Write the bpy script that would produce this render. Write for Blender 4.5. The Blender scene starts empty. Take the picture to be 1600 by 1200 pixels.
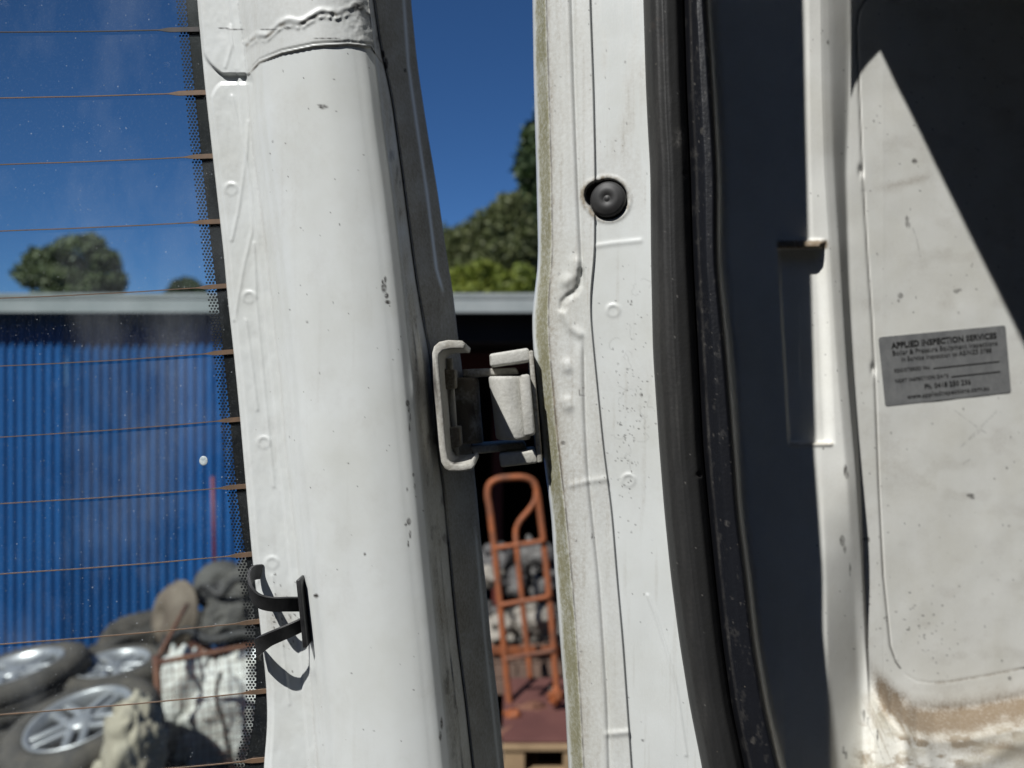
import bpy, bmesh, math, random
import numpy as np
from mathutils import Vector, Matrix
random.seed(7)
RNG = np.random.default_rng(11)
S = bpy.context.scene
COL = S.collection

# ------------------------------------------------------------------ camera, world, sun, exposure
HC = 1.85                       # camera height
FPX = 1232.0                    # focal length in photo pixels (1600 wide)
cam_d = bpy.data.cameras.new('camera')
cam = bpy.data.objects.new('camera', cam_d)
COL.objects.link(cam)
cam.location = (0, 0, HC)
cam.rotation_euler = (math.radians(90), 0, 0)
cam_d.sensor_width = 36.0
cam_d.lens = 36.0 * FPX / 1600.0
cam_d.clip_start = 0.01
cam_d.clip_end = 3000
cam_d.dof.use_dof = True
cam_d.dof.focus_distance = 0.475
cam_d.dof.aperture_fstop = 6.4
S.camera = cam

SUN = Vector((-0.698, -0.969, 1.413)).normalized()
world = bpy.data.worlds.new('World')
S.world = world
world.use_nodes = True
wn = world.node_tree
wn.nodes.clear()
wo = wn.nodes.new('ShaderNodeOutputWorld')
bg = wn.nodes.new('ShaderNodeBackground')
sky = wn.nodes.new('ShaderNodeTexSky')
sky.sky_type = 'NISHITA'
sky.sun_disc = False
sky.sun_elevation = math.asin(SUN.z)
sky.sun_rotation = math.atan2(SUN.x, SUN.y)
sky.altitude = 3000
sky.air_density = 1.0
sky.dust_density = 0.0
sky.ozone_density = 10.0
bg.inputs['Strength'].default_value = 0.066
hsv = wn.nodes.new('ShaderNodeHueSaturation')
hsv.inputs['Saturation'].default_value = 1.07
wn.links.new(sky.outputs[0], hsv.inputs['Color'])
wn.links.new(hsv.outputs[0], bg.inputs['Color'])
wn.links.new(bg.outputs[0], wo.inputs['Surface'])
sun_d = bpy.data.lights.new('sun', 'SUN')
sun_d.energy = 5.0
sun_d.angle = math.radians(0.55)
sun_d.color = (1.0, 0.985, 0.95)
sun_o = bpy.data.objects.new('sun', sun_d)
COL.objects.link(sun_o)
sun_o.rotation_euler = SUN.to_track_quat('Z', 'Y').to_euler()
S.view_settings.view_transform = 'Standard'
S.view_settings.look = 'None'
S.view_settings.exposure = 0.22
S.view_settings.gamma = 1.0
S.view_settings.use_curve_mapping = False
S.cycles.use_denoising = True
S.cycles.max_bounces = 8
S.cycles.transparent_max_bounces = 12

# ------------------------------------------------------------------ helpers
def P(px, py, d):
    """A photo pixel at depth d metres, in world space."""
    return np.stack([(np.asarray(px) - 800.0) / FPX * d, np.asarray(d) + 0 * np.asarray(px),
                     HC - (np.asarray(py) - 600.0) / FPX * d], -1)

def V(px, py, d):
    return Vector([float(v) for v in P(float(px), float(py), float(d))])

def vnoise(x, y, seed=0):
    xi = np.floor(x).astype(np.int64); yi = np.floor(y).astype(np.int64)
    xf = x - xi; yf = y - yi
    xf = xf * xf * (3 - 2 * xf); yf = yf * yf * (3 - 2 * yf)
    def h(a, b):
        n = (a * 374761393 + b * 668265263 + seed * 1442695041) & 0x7fffffff
        n = ((n ^ (n >> 13)) * 1274126177) & 0x7fffffff
        n = n ^ (n >> 16)
        return (n & 0xffff) / 65535.0
    return ((h(xi, yi) * (1 - xf) + h(xi + 1, yi) * xf) * (1 - yf)
            + (h(xi, yi + 1) * (1 - xf) + h(xi + 1, yi + 1) * xf) * yf)

def fbm(x, y, seed=0, octv=4):
    t = 0; a = 0.5; s = 0
    for k in range(octv):
        t = t + a * vnoise(x * 2 ** k, y * 2 ** k, seed + 17 * k); s += a; a *= 0.55
    return t / s

def sst(e0, e1, x):
    t = np.clip((x - e0) / (e1 - e0 + 1e-12), 0, 1)
    return t * t * (3 - 2 * t)

def link(o, parent=None):
    COL.objects.link(o)
    if parent is not None:
        o.parent = parent
        off = Vector((0, 0, 0)); q = parent
        while q is not None:
            off += q.location; q = q.parent
        o.location = -off
    return o

def mesh_obj(name, verts, faces, mats, parent=None, smooth=True, uv=None, col=None, fmat=None):
    me = bpy.data.meshes.new(name)
    verts = np.asarray(verts, dtype=np.float32)
    faces = np.asarray(faces) if not isinstance(faces, list) else faces
    if isinstance(faces, np.ndarray):
        k = faces.shape[1]
        me.vertices.add(len(verts)); me.vertices.foreach_set('co', verts.ravel())
        me.loops.add(faces.size); me.loops.foreach_set('vertex_index', faces.ravel().astype(np.int32))
        me.polygons.add(len(faces))
        me.polygons.foreach_set('loop_start', np.arange(0, faces.size, k, dtype=np.int32))
        me.update(calc_edges=True)
    else:
        me.from_pydata([tuple(v) for v in verts], [], faces)
    if not isinstance(mats, (list, tuple)):
        mats = [mats]
    for m in mats:
        me.materials.append(m)
    me.polygons.foreach_set('use_smooth', np.full(len(me.polygons), smooth))
    if fmat is not None:
        me.polygons.foreach_set('material_index', np.asarray(fmat, dtype=np.int32))
    if col is not None:
        at = me.attributes.new('grime_shade', 'FLOAT_COLOR', 'POINT')
        c4 = np.ones((len(verts), 4), dtype=np.float32); c4[:, :3] = col
        at.data.foreach_set('color', c4.ravel())
    me.validate()
    o = bpy.data.objects.new(name, me)
    return link(o, parent)

def bm_obj(name, bm, mats, parent=None, smooth=False):
    me = bpy.data.meshes.new(name)
    bm.normal_update()
    bm.to_mesh(me); bm.free()
    if not isinstance(mats, (list, tuple)):
        mats = [mats]
    for m in mats:
        me.materials.append(m)
    me.polygons.foreach_set('use_smooth', np.full(len(me.polygons), smooth))
    o = bpy.data.objects.new(name, me)
    return link(o, parent)

def thing(name, label, cat, loc=(0, 0, 0), group=None):
    o = bpy.data.objects.new(name, None); COL.objects.link(o)
    o.location = loc
    return tag(o, label, cat, group)

def tag(o, label=None, cat=None, group=None, kind=None):
    if label: o['label'] = label
    if cat: o['category'] = cat
    if group: o['group'] = group
    if kind: o['kind'] = kind
    return o

def rail(pts):
    ys = np.array([p[0] for p in pts], float); xs = np.array([p[1] for p in pts], float)
    def f(y):
        y = np.asarray(y, float)
        n = 9
        acc = 0
        for k in range(-n, n + 1):           # a box-smoothed piecewise-linear curve, linear beyond the ends
            q = y + k * 3.0
            v = np.interp(q, ys, xs)
            v = np.where(q < ys[0], xs[0] + np.maximum(q - ys[0], -1500) * .45 * (xs[2] - xs[0]) / (ys[2] - ys[0]), v)
            v = np.where(q > ys[-1], xs[-1] + (q - ys[-1]) * (xs[-1] - xs[-3]) / (ys[-1] - ys[-3]), v)
            acc = acc + v
        return acc / (2 * n + 1)
    return f

ROWS = np.concatenate([np.arange(-2200, -40, 40), np.arange(-40, 1241, 2.0), np.arange(1280, 2400, 40)])

def gauss_cols(A, s):
    if s <= 0: return A
    r = int(3 * s) + 1
    k = np.exp(-0.5 * (np.arange(-r, r + 1) / s) ** 2); k /= k.sum()
    L = np.repeat(A[:, :1], r, 1) + (np.arange(-r, 0)[None, :]) * (A[:, 1:2] - A[:, :1])
    R = np.repeat(A[:, -1:], r, 1) + (np.arange(1, r + 1)[None, :]) * (A[:, -1:] - A[:, -2:-1])
    E = np.concatenate([L, A, R], 1)
    out = np.zeros_like(A)
    for i, w in enumerate(k):
        out += w * E[:, i:i + A.shape[1]]
    return out

def loft(name, rails, counts, mat, parent, hfn=None, cfn=None, smooth_cols=0.0, rows=ROWS, win=None):
    """Sheet swept through rails (px(row), depth(row)); rounded across, embossed by hfn (metres towards the viewer)."""
    PXs, Ds = [], []
    for f, d in rails:
        PXs.append(f(rows) if callable(f) else np.full_like(rows, f))
        Ds.append(d(rows) if callable(d) else np.full_like(rows, d))
    cp, cd = [], []
    for i, n in enumerate(counts):
        t = np.linspace(0, 1, n, endpoint=False)[None, :]
        cp.append(PXs[i][:, None] * (1 - t) + PXs[i + 1][:, None] * t)
        cd.append(Ds[i][:, None] * (1 - t) + Ds[i + 1][:, None] * t)
    cp.append(PXs[-1][:, None]); cd.append(Ds[-1][:, None])
    PX = np.concatenate(cp, 1); D = np.concatenate(cd, 1)
    if win is not None:                      # (first column, last column, sigma): broad, softly rounded faces
        c0, c1, sg = win
        k = np.arange(D.shape[1])
        w = (sst(c0 - 4, c0 + 4, k) * sst(c1 + 4, c1 - 4, k))[None, :]
        D = D * (1 - w) + gauss_cols(D, sg) * w
    D = gauss_cols(D, smooth_cols)
    PY = np.repeat(rows[:, None], PX.shape[1], 1)
    if hfn is not None:
        D = D - hfn(PX, PY)
    pts = P(PX, PY, D).reshape(-1, 3)
    r, c = PX.shape
    idx = np.arange(r * c).reshape(r, c)
    q = np.stack([idx[:-1, :-1], idx[1:, :-1], idx[1:, 1:], idx[:-1, 1:]], -1).reshape(-1, 4)
    colr = cfn(PX, PY).reshape(-1, 3) if cfn is not None else None
    return mesh_obj(name, pts, q, mat, parent, True, None, colr)

def seg_dist(PX, PY, poly):
    best = np.full(PX.shape, 1e9)
    for (x0, y0), (x1, y1) in zip(poly[:-1], poly[1:]):
        dx, dy = x1 - x0, y1 - y0
        t = np.clip(((PX - x0) * dx + (PY - y0) * dy) / (dx * dx + dy * dy + 1e-9), 0, 1)
        best = np.minimum(best, np.hypot(PX - x0 - t * dx, PY - y0 - t * dy))
    return best

def ridge(PX, PY, poly, w, h):
    return h * np.exp(-(seg_dist(PX, PY, poly) / w) ** 2)

def Y_(PY, y, r):
    return np.clip((y - PY) / r, -1, 1)

def dimple(PX, PY, x, y, r, h=0.0006):
    q = np.hypot(PX - x, PY - y)
    return 0.55 * h * np.exp(-((q - r) / 3.0) ** 2) * (1 + .8 * (Y_(PY, y, r))) + 0.3 * h * sst(r + 3, r - 3, q)

def spots(PX, PY, lst):
    out = np.zeros(PX.shape)
    for x, y, rx, ry in lst:
        m = (np.abs(PX - x) < rx * 3 + 3) & (np.abs(PY - y) < ry * 3 + 3)
        if m.any():
            q = ((PX[m] - x) / rx) ** 2 + ((PY[m] - y) / ry) ** 2
            out[m] = np.maximum(out[m], np.clip(1.6 - q, 0, 1))
    return out

# ------------------------------------------------------------------ materials
def new_mat(name):
    m = bpy.data.materials.new(name); m.use_nodes = True
    nt = m.node_tree
    return m, nt, nt.nodes['Principled BSDF']

def N(nt, t, **kw):
    n = nt.nodes.new(t)
    for k, v in kw.items():
        if k in n.inputs: n.inputs[k].default_value = v
        else: setattr(n, k, v)
    return n

def mixc(nt, fac, a, b):
    n = nt.nodes.new('ShaderNodeMix'); n.data_type = 'RGBA'
    if isinstance(fac, (int, float)): n.inputs[0].default_value = fac
    else: nt.links.new(fac, n.inputs[0])
    for i, v in ((6, a), (7, b)):
        if isinstance(v, tuple): n.inputs[i].default_value = (*v, 1)
        else: nt.links.new(v, n.inputs[i])
    return n.outputs[2]

def noise(nt, scale, detail=4, rough=0.55, vec=None):
    n = N(nt, 'ShaderNodeTexNoise')
    n.inputs['Scale'].default_value = scale; n.inputs['Detail'].default_value = detail
    n.inputs['Roughness'].default_value = rough
    if vec is None:
        vec = N(nt, 'ShaderNodeTexCoord').outputs['Object']
    nt.links.new(vec, n.inputs['Vector'])
    return n.outputs['Fac']

def ramp(nt, src, a, b, c0=0.0, c1=1.0):
    n = N(nt, 'ShaderNodeMapRange')
    n.inputs['From Min'].default_value = a; n.inputs['From Max'].default_value = b
    n.inputs['To Min'].default_value = c0; n.inputs['To Max'].default_value = c1
    nt.links.new(src, n.inputs['Value'])
    return n.outputs['Result']

def bump(nt, src, strength, dist, chain=None):
    n = N(nt, 'ShaderNodeBump'); n.inputs['Strength'].default_value = strength
    n.inputs['Distance'].default_value = dist
    nt.links.new(src, n.inputs['Height'])
    if chain is not None: nt.links.new(chain, n.inputs['Normal'])
    return n.outputs['Normal']

def simple(name, c0, c1, rough=0.6, metal=0.0, scale=8.0, bstr=0.3, bdist=0.01, spec=0.4, bscale=None):
    m, nt, b = new_mat(name)
    f = ramp(nt, noise(nt, scale, 6, 0.6), 0.35, 0.65)
    nt.links.new(mixc(nt, f, c0, c1), b.inputs['Base Color'])
    b.inputs['Roughness'].default_value = rough; b.inputs['Metallic'].default_value = metal
    b.inputs['Specular IOR Level'].default_value = spec
    if bstr: nt.links.new(bump(nt, noise(nt, bscale or scale * 4, 5), bstr, bdist), b.inputs['Normal'])
    return m

def paint_material(name, base, grime_shade, moss, rough, spec=0.45, peel=0.12):
    m, nt, b = new_mat(name)
    at = N(nt, 'ShaderNodeAttribute'); at.attribute_name = 'grime_shade'
    sp = N(nt, 'ShaderNodeSeparateColor'); nt.links.new(at.outputs['Color'], sp.inputs[0])
    n1 = ramp(nt, noise(nt, 14, 6, 0.62), 0.42, 0.72)
    n2 = ramp(nt, noise(nt, 420, 3, 0.7), 0.30, 0.75)
    base2 = tuple(v * k for v, k in zip(base, (0.90, 0.89, 0.86)))
    c = mixc(nt, n1, base, base2)
    # fine pepper of dirt
    vo = N(nt, 'ShaderNodeTexVoronoi'); vo.inputs['Scale'].default_value = 95
    nt.links.new(N(nt, 'ShaderNodeTexCoord').outputs['Object'], vo.inputs['Vector'])
    pep = ramp(nt, vo.outputs['Distance'], 0.055, 0.035)
    sel = ramp(nt, vo.outputs['Color'], 0.62, 0.70)
    mu = N(nt, 'ShaderNodeMath', operation='MULTIPLY'); nt.links.new(pep, mu.inputs[0]); nt.links.new(sel, mu.inputs[1])
    mu2 = N(nt, 'ShaderNodeMath', operation='MULTIPLY'); nt.links.new(mu.outputs[0], mu2.inputs[0]); mu2.inputs[1].default_value = 0.55
    c = mixc(nt, mu2.outputs[0], c, (0.16, 0.14, 0.11))
    def brk(ch, lo, hi):
        a = N(nt, 'ShaderNodeMath', operation='ADD'); nt.links.new(sp.outputs[ch], a.inputs[0])
        s = N(nt, 'ShaderNodeMath', operation='MULTIPLY_ADD'); nt.links.new(n2, s.inputs[0]); s.inputs[1].default_value = 0.55; s.inputs[2].default_value = -0.27
        w = N(nt, 'ShaderNodeMath', operation='MULTIPLY'); nt.links.new(s.outputs[0], w.inputs[0])
        k = N(nt, 'ShaderNodeMath', operation='MINIMUM'); nt.links.new(sp.outputs[ch], k.inputs[0]); k.inputs[1].default_value = 0.6
        k2 = N(nt, 'ShaderNodeMath', operation='MULTIPLY'); nt.links.new(k.outputs[0], k2.inputs[0]); k2.inputs[1].default_value = 1.7
        nt.links.new(k2.outputs[0], w.inputs[1]); nt.links.new(w.outputs[0], a.inputs[1])
        return ramp(nt, a.outputs[0], lo, hi)
    c = mixc(nt, brk(0, 0.02, 0.95), c, grime_shade)
    c = mixc(nt, brk(1, 0.02, 0.95), c, moss)
    c = mixc(nt, ramp(nt, sp.outputs[2], 0.0, 0.9), c, (0.035, 0.03, 0.027))
    nt.links.new(c, b.inputs['Base Color'])
    mx = N(nt, 'ShaderNodeMath', operation='MAXIMUM'); nt.links.new(sp.outputs[0], mx.inputs[0]); nt.links.new(sp.outputs[1], mx.inputs[1])
    nt.links.new(ramp(nt, mx.outputs[0], 0, 0.6, rough, 0.85), b.inputs['Roughness'])
    b.inputs['Specular IOR Level'].default_value = spec
    nb = bump(nt, noise(nt, 520, 3, 0.6), peel, 0.0006)
    nb = bump(nt, noise(nt, 55, 3, 0.5), peel * 0.5, 0.002, nb)
    nt.links.new(nb, b.inputs['Normal'])
    return m

M_PAINT = paint_material('white_van_paint', (0.575, 0.595, 0.585), (0.235, 0.205, 0.16), (0.20, 0.19, 0.115), 0.27, 0.5, 0.06)
M_INNER = paint_material('inner_panel_paint', (0.775, 0.78, 0.745), (0.215, 0.165, 0.112), (0.47, 0.44, 0.365), 0.5)
M_HINGE = paint_material('hinge_paint', (0.52, 0.52, 0.49), (0.14, 0.12, 0.09), (0.2, 0.2, 0.08), 0.5, 0.4, 0.5)
M_RUBBER = paint_material('seal_rubber', (0.019, 0.019, 0.019), (0.20, 0.19, 0.175), (0.09, 0.085, 0.08), 0.55, 0.35, 0.25)
M_RUBBER2 = paint_material('seal_lip_rubber', (0.008, 0.0088, 0.012), (0.13, 0.12, 0.105), (0.09, 0.085, 0.08), 0.42, 0.4, 0.3)
M_PLUG = simple('plug_rubber', (0.020, 0.020, 0.021), (0.033, 0.032, 0.031), 0.55, 0, 60, 0.2, 0.0005)
M_CLIP = simple('black_clip_plastic', (0.013, 0.013, 0.014), (0.03, 0.03, 0.031), 0.42, 0, 120, 0.2, 0.0004)
M_FRIT = simple('black_glass_ceramic', (0.010, 0.010, 0.012), (0.018, 0.017, 0.018), 0.45, 0, 90, 0, 0.001, 0.2)
M_WIRE = simple('heater_line_copper', (0.17, 0.105, 0.065), (0.115, 0.08, 0.055), 0.55, 0.2, 150, 0, 0.001)
M_WIRE_SHADED = simple('heater_line_shaded', (0.02, 0.018, 0.018), (0.04, 0.03, 0.028), 0.55, 0.0, 150, 0, 0.001)  # copper again in a dark tone for the line in shadow
M_SHADE = simple('headlining_grey', (0.02, 0.02, 0.02), (0.028, 0.026, 0.024), 0.8, 0, 8, 0, 0.001)

def glass_material():
    m = bpy.data.materials.new('dusty_window_glass'); m.use_nodes = True
    nt = m.node_tree; nt.nodes.clear()
    out = N(nt, 'ShaderNodeOutputMaterial')
    tr = N(nt, 'ShaderNodeBsdfTransparent'); tr.inputs[0].default_value = (0.88, 0.94, 0.93, 1)
    gl = N(nt, 'ShaderNodeBsdfGlossy'); gl.inputs['Roughness'].default_value = 0.02
    fr = N(nt, 'ShaderNodeFresnel'); fr.inputs[0].default_value = 1.5
    m1 = N(nt, 'ShaderNodeMixShader'); nt.links.new(fr.outputs[0], m1.inputs[0])
    nt.links.new(tr.outputs[0], m1.inputs[1]); nt.links.new(gl.outputs[0], m1.inputs[2])
    df = N(nt, 'ShaderNodeBsdfDiffuse'); df.inputs[0].default_value = (0.62, 0.66, 0.70, 1)
    tc = N(nt, 'ShaderNodeTexCoord').outputs['Object']
    mp = N(nt, 'ShaderNodeMapping'); mp.inputs['Scale'].default_value = (1.0, 1.0, 0.55)
    mp.inputs['Rotation'].default_value = (0, 0.5, 0)
    nt.links.new(tc, mp.inputs[0])
    film = ramp(nt, noise(nt, 11, 5, 0.6, mp.outputs[0]), 0.47, 0.78, 0.003, 0.13)
    grain = ramp(nt, noise(nt, 700, 2, 0.7, tc), 0.55, 0.85, 0.0, 0.06)
    # dried droplets and dust specks
    def dots(scale, r, keep, amt):
        vo = N(nt, 'ShaderNodeTexVoronoi'); vo.inputs['Scale'].default_value = scale
        mp2 = N(nt, 'ShaderNodeMapping'); mp2.inputs['Scale'].default_value = (1, 0.0, 1)
        nt.links.new(tc, mp2.inputs[0]); nt.links.new(mp2.outputs[0], vo.inputs['Vector'])
        a = ramp(nt, vo.outputs['Distance'], r, r * 0.55)
        s = ramp(nt, vo.outputs['Color'], keep, keep + 0.06)
        mu = N(nt, 'ShaderNodeMath', operation='MULTIPLY'); nt.links.new(a, mu.inputs[0]); nt.links.new(s, mu.inputs[1])
        m2 = N(nt, 'ShaderNodeMath', operation='MULTIPLY'); nt.links.new(mu.outputs[0], m2.inputs[0]); m2.inputs[1].default_value = amt
        return m2.outputs[0]
    s = film
    for d in (grain, dots(120, 0.07, 0.50, 0.30), dots(260, 0.11, 0.52, 0.28), dots(60, 0.04, 0.6, 0.25)):
        a = N(nt, 'ShaderNodeMath', operation='ADD'); nt.links.new(s, a.inputs[0]); nt.links.new(d, a.inputs[1]); s = a.outputs[0]
    m3 = N(nt, 'ShaderNodeMixShader'); nt.links.new(s, m3.inputs[0])
    nt.links.new(m1.outputs[0], m3.inputs[1]); nt.links.new(df.outputs[0], m3.inputs[2])
    nt.links.new(m3.outputs[0], out.inputs['Surface'])
    return m
M_GLASS = glass_material()

# ------------------------------------------------------------------ the setting
def ground():
    m, nt, b = new_mat('yard_concrete')
    f = ramp(nt, noise(nt, 1.3, 7, 0.65), 0.35, 0.7)
    c = mixc(nt, f, (0.030, 0.028, 0.026), (0.046, 0.042, 0.038))
    nt.links.new(c, b.inputs['Base Color']); b.inputs['Roughness'].default_value = 0.9
    nt.links.new(bump(nt, noise(nt, 40, 5), 0.5, 0.01), b.inputs['Normal'])
    k = 900
    o = mesh_obj('ground', [(-k, -k, 0), (k, -k, 0), (k, k, 0), (-k, k, 0)], [(0, 1, 2, 3)], m, smooth=False)
    tag(o, kind='structure')
ground()

# ------------------------------------------------------------------ van: rails measured on the photograph (row, column)
F0 = rail([(0, 308), (133, 320), (267, 335), (400, 350), (460, 355), (540, 364), (640, 374), (780, 386), (870, 394), (955, 404), (1067, 416), (1130, 418), (1200, 412)])
P0 = rail([(0, 373), (70, 383), (120, 387), (200, 392), (300, 406), (420, 421), (500, 429), (600, 440), (700, 448), (780, 457), (900, 469), (1000, 481), (1080, 488), (1200, 498)])
P1 = rail([(0, 573), (75, 582), (130, 590), (200, 598), (300, 612), (400, 624), (500, 635), (600, 644), (700, 653), (780, 661), (1000, 683), (1100, 693), (1200, 703)])
SE = rail([(0, 583), (75, 594), (150, 611), (250, 625), (350, 638), (420, 647), (500, 660), (560, 672), (700, 683), (780, 694), (840, 699), (920, 706), (1000, 714), (1100, 727), (1200, 738)])
ED = rail([(0, 642), (100, 652), (200, 667), (300, 684), (400, 698), (450, 707), (530, 716), (640, 730), (760, 744), (840, 751), (920, 760), (1000, 767), (1100, 779), (1200, 788)])
B0 = rail([(0, 832), (133, 834), (267, 838), (400, 841), (440, 838), (470, 833), (500, 831), (540, 833), (600, 838), (660, 845), (733, 851), (800, 861), (900, 867), (1000, 875), (1100, 883), (1200, 888)])
B1 = rail([(0, 852), (133, 856), (267, 860), (400, 862), (435, 859), (470, 855), (540, 857), (600, 862), (660, 867), (733, 875), (800, 883), (900, 892), (1000, 900), (1100, 906), (1200, 911)])
B2 = rail([(0, 894), (133, 898), (267, 903), (400, 909), (540, 913), (650, 915), (740, 920), (800, 926), (900, 937), (1000, 944), (1100, 950), (1200, 953)])
B3 = rail([(0, 921), (133, 926), (267, 929), (400, 928), (440, 923), (480, 921), (520, 924), (600, 932), (700, 942), (800, 955), (900, 963), (1000, 972), (1100, 979), (1200, 986)])
B4 = rail([(0, 1005), (133, 1009), (200, 1012), (267, 1016), (400, 1017), (550, 1020), (700, 1030), (800, 1038), (900, 1048), (1000, 1061), (1100, 1077), (1200, 1097)])
SG = rail([(0, 1068), (133, 1072), (267, 1078), (400, 1082), (550, 1090), (700, 1098), (800, 1107), (900, 1117), (1000, 1128), (1100, 1142), (1200, 1163)])
SR = rail([(0, 1104), (133, 1113), (267, 1121), (400, 1121), (450, 1125), (550, 1135), (700, 1147), (800, 1154), (900, 1167), (1000, 1178), (1100, 1195), (1200, 1218)])
RG = rail([(0, 1297), (133, 1299), (267, 1303), (400, 1312), (500, 1318), (600, 1325), (700, 1334), (760, 1339), (870, 1346), (1000, 1352), (1100, 1357), (1200, 1364)])
QG = rail([(0, 1328), (133, 1324), (267, 1320), (400, 1324), (500, 1328), (600, 1334), (700, 1341), (760, 1345), (900, 1350), (1000, 1356), (1100, 1361), (1200, 1368)])
def off(f, k):
    return lambda y: f(y) + k
def mixr(a, b, t):
    return lambda y: a(y) * (1 - t) + b(y) * t

NV = np.array((0.36, -0.933)); FV = np.array((0.933, 0.36))
CP = -0.7753 * 0.713
def pd(px):                                  # depth of the interior side panel's plane along a pixel's ray
    u = (np.asarray(px, float) - 800) / FPX
    return CP / (NV[0] * u + NV[1])

van = thing('van', 'white van with rear door open and dusty interior panel, hinge side close up', 'van', (0.3, 0.7, 0))

# ---- rear door: flange, box-section post, hinge face and outer skin in one pressed sheet
CAPC = np.array([(380, 121), (388, 117), (405, 98), (440, 84), (492, 73), (545, 70), (580, 74), (594, 95), (620, 120)], float)
def door_h(X, Y):
    h = np.zeros(X.shape)
    f0 = F0(Y); p0 = P0(Y); p1 = P1(Y); se = SE(Y); ed = ED(Y)
    onpost = (X > p0 - 2) & (X < se)
    # taped wrap round the head of the post
    yc = np.interp(X, CAPC[:, 0], CAPC[:, 1])
    wrap = sst(1.5, -1.5, Y - yc) * onpost
    h += 0.0013 * wrap
    h -= 0.0007 * np.exp(-((Y - yc + 5) / 1.6) ** 2) * onpost
    yw = np.interp(X, [385, 400, 425, 455, 490, 520, 560, 585, 600], [72, 55, 46, 33, 24, 16, 14, 22, 34]) + 6 * (fbm(X / 26, X * 0 + 3.3, 55, 3) - .5) + 4 * np.sin(X * .11)
    h += onpost * 0.0011 * np.exp(-((Y - yw) / 5.0) ** 2) * (0.4 + vnoise(X / 11, Y / 8, 3))
    h += onpost * 0.0007 * sst(3, -5, Y - yw)
    h += onpost * 0.0010 * np.exp(-((Y - yw - 9) / 3.0) ** 2) * vnoise(X / 5, Y / 9, 8)
    h += wrap * sst(500, 570, X) * 0.0006 * (fbm(X / 5, Y / 5, 31, 2) - 0.5)      # leathery grain
    # flange: upper pad with round corner, lower pad, bent lips, weld dimples, paint ridges
    fl = sst(5, 0, X - p0)
    padA = sst(-2, 2, 116 - Y) * sst(-2, 2, X - (f0 + 4 + np.clip(Y - 80, 0, 40) ** 2 * 0.02)) * fl
    padB = sst(-2, 2, Y - (130 + np.clip(348 - X, 0, 30) ** 2 * 0.07)) * sst(-1.5, 1.5, X - (f0 + 9)) * fl
    h += 0.0030 * padA + 0.0014 * padB
    h += fl * 0.0012 * sst(-1.5, 1.5, X - (p0 - 15))
    for x, y in ((361, 296), (389, 465), (412, 692), (425, 880)):
        h += dimple(X, Y, x, y, 9.0, 0.0006)
    for poly in ([(388, 190), (385, 240), (372, 330), (362, 375)], [(362, 150), (380, 230), (392, 300), (394, 360), (380, 420), (366, 500)],
                 [(397, 380), (400, 470), (416, 640), (428, 760)], [(384, 500), (392, 560), (402, 640)], [(425, 900), (440, 1000), (452, 1100)],
                 [(358, 45), (362, 70), (352, 105)], [(361, 40), (364, 70), (370, 108)], [(396, 920), (404, 905)]):
        h += fl * ridge(X, Y, poly, 2.4, 0.0005)
    h += fl * 0.0005 * (fbm(X / 12, Y / 24, 5) - 0.5)
    # post: faint dents and waviness
    h += onpost * 0.0012 * (fbm(X / 110, Y / 260, 9, 2) - 0.5)
    # hinge face: pressed ridge line and lower hollow
    rl = np.interp(Y, [-50, 0, 100, 200, 300, 420, 455], [626, 631, 638, 652, 667, 682, 692])
    h += 0.0012 * sst(2, -2, X - rl) * (Y < 470) * sst(470, 440, Y) * (X > se)
    rl2 = np.interp(Y, [820, 870, 1000, 1100, 1200, 1260], [742, 747, 758, 769, 780, 787])
    h += 0.0012 * sst(2, -2, X - rl2) * sst(800, 860, Y) * (X > se)
    h -= 0.005 * sst(0.0, 1.0, 1.25 - np.hypot((X - 722) / 26, (Y - 800) / 62)) * (X > se)
    h -= 0.0035 * np.exp(-((X - se) / 2.2) ** 2)                  # open seam
    # strip beside the post: sealer bead
    h += 0.0022 * np.exp(-((X - (p1 * 0.35 + se * 0.65)) / 3.5) ** 2) * (fbm(X / 20, Y / 40, 2) + .2)
    h += (0.0020 * np.exp(-((X - (p1 * .62 + se * .38)) / 1.6) ** 2) - .0015 * np.exp(-((X - (p1 * .45 + se * .55)) / 1.3) ** 2)) * (.4 + vnoise(X * 0, Y / 60, 4))
    h += 0.003 * np.exp(-((X - 655) / 9) ** 2) * sst(500, 530, Y) * sst(640, 600, Y)
    return h

sp_post = [(505, 167, 7, 3), (500, 164, 4, 1.5), (602, 437, 2, 5), (600, 450, 4, 7), (604, 462, 3, 4), (606, 472, 4, 3), (598, 440, 1.5, 3),
           (637, 630, 3, 5), (639, 640, 1.5, 4), (641, 652, 1, 6), (640, 668, 1, 6), (636, 765, 1.5, 3), (639, 815, 3, 5), (634, 820, 2, 2), (641, 835, 1.5, 6),
           (638, 850, 1.2, 5), (646, 742, 1.5, 3), (648, 760, 1.2, 4), (449, 44, 5, 2), (510, 60, 18, 1), (494, 931, 4, 3), (570, 866, 2, 2), (690, 1130, 2, 9), (688, 1150, 2, 7), (560, 10, 10, 7),
           (480, 503, 3, 1), (420, 46, 12, 1), (368, 46, 12, 1), (350, 44, 8, 1), (603, 100, 3, 9), (633, 110, 2, 3), (598, 85, 3, 6)]
for k in range(70):
    y = random.uniform(80, 1190); t = random.random()
    sp_post.append((float(P0(y)) + t * float(P1(y) - P0(y)), y, random.uniform(0.5, 1.2), random.uniform(0.5, 1.3)))
for k in range(60):                                                # trapped fluff and grit round the clip
    sp_post.append((random.gauss(445, 14), random.gauss(935 + random.random() * 60, 22), random.uniform(.6, 1.5), random.uniform(.6, 2.4)))
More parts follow.
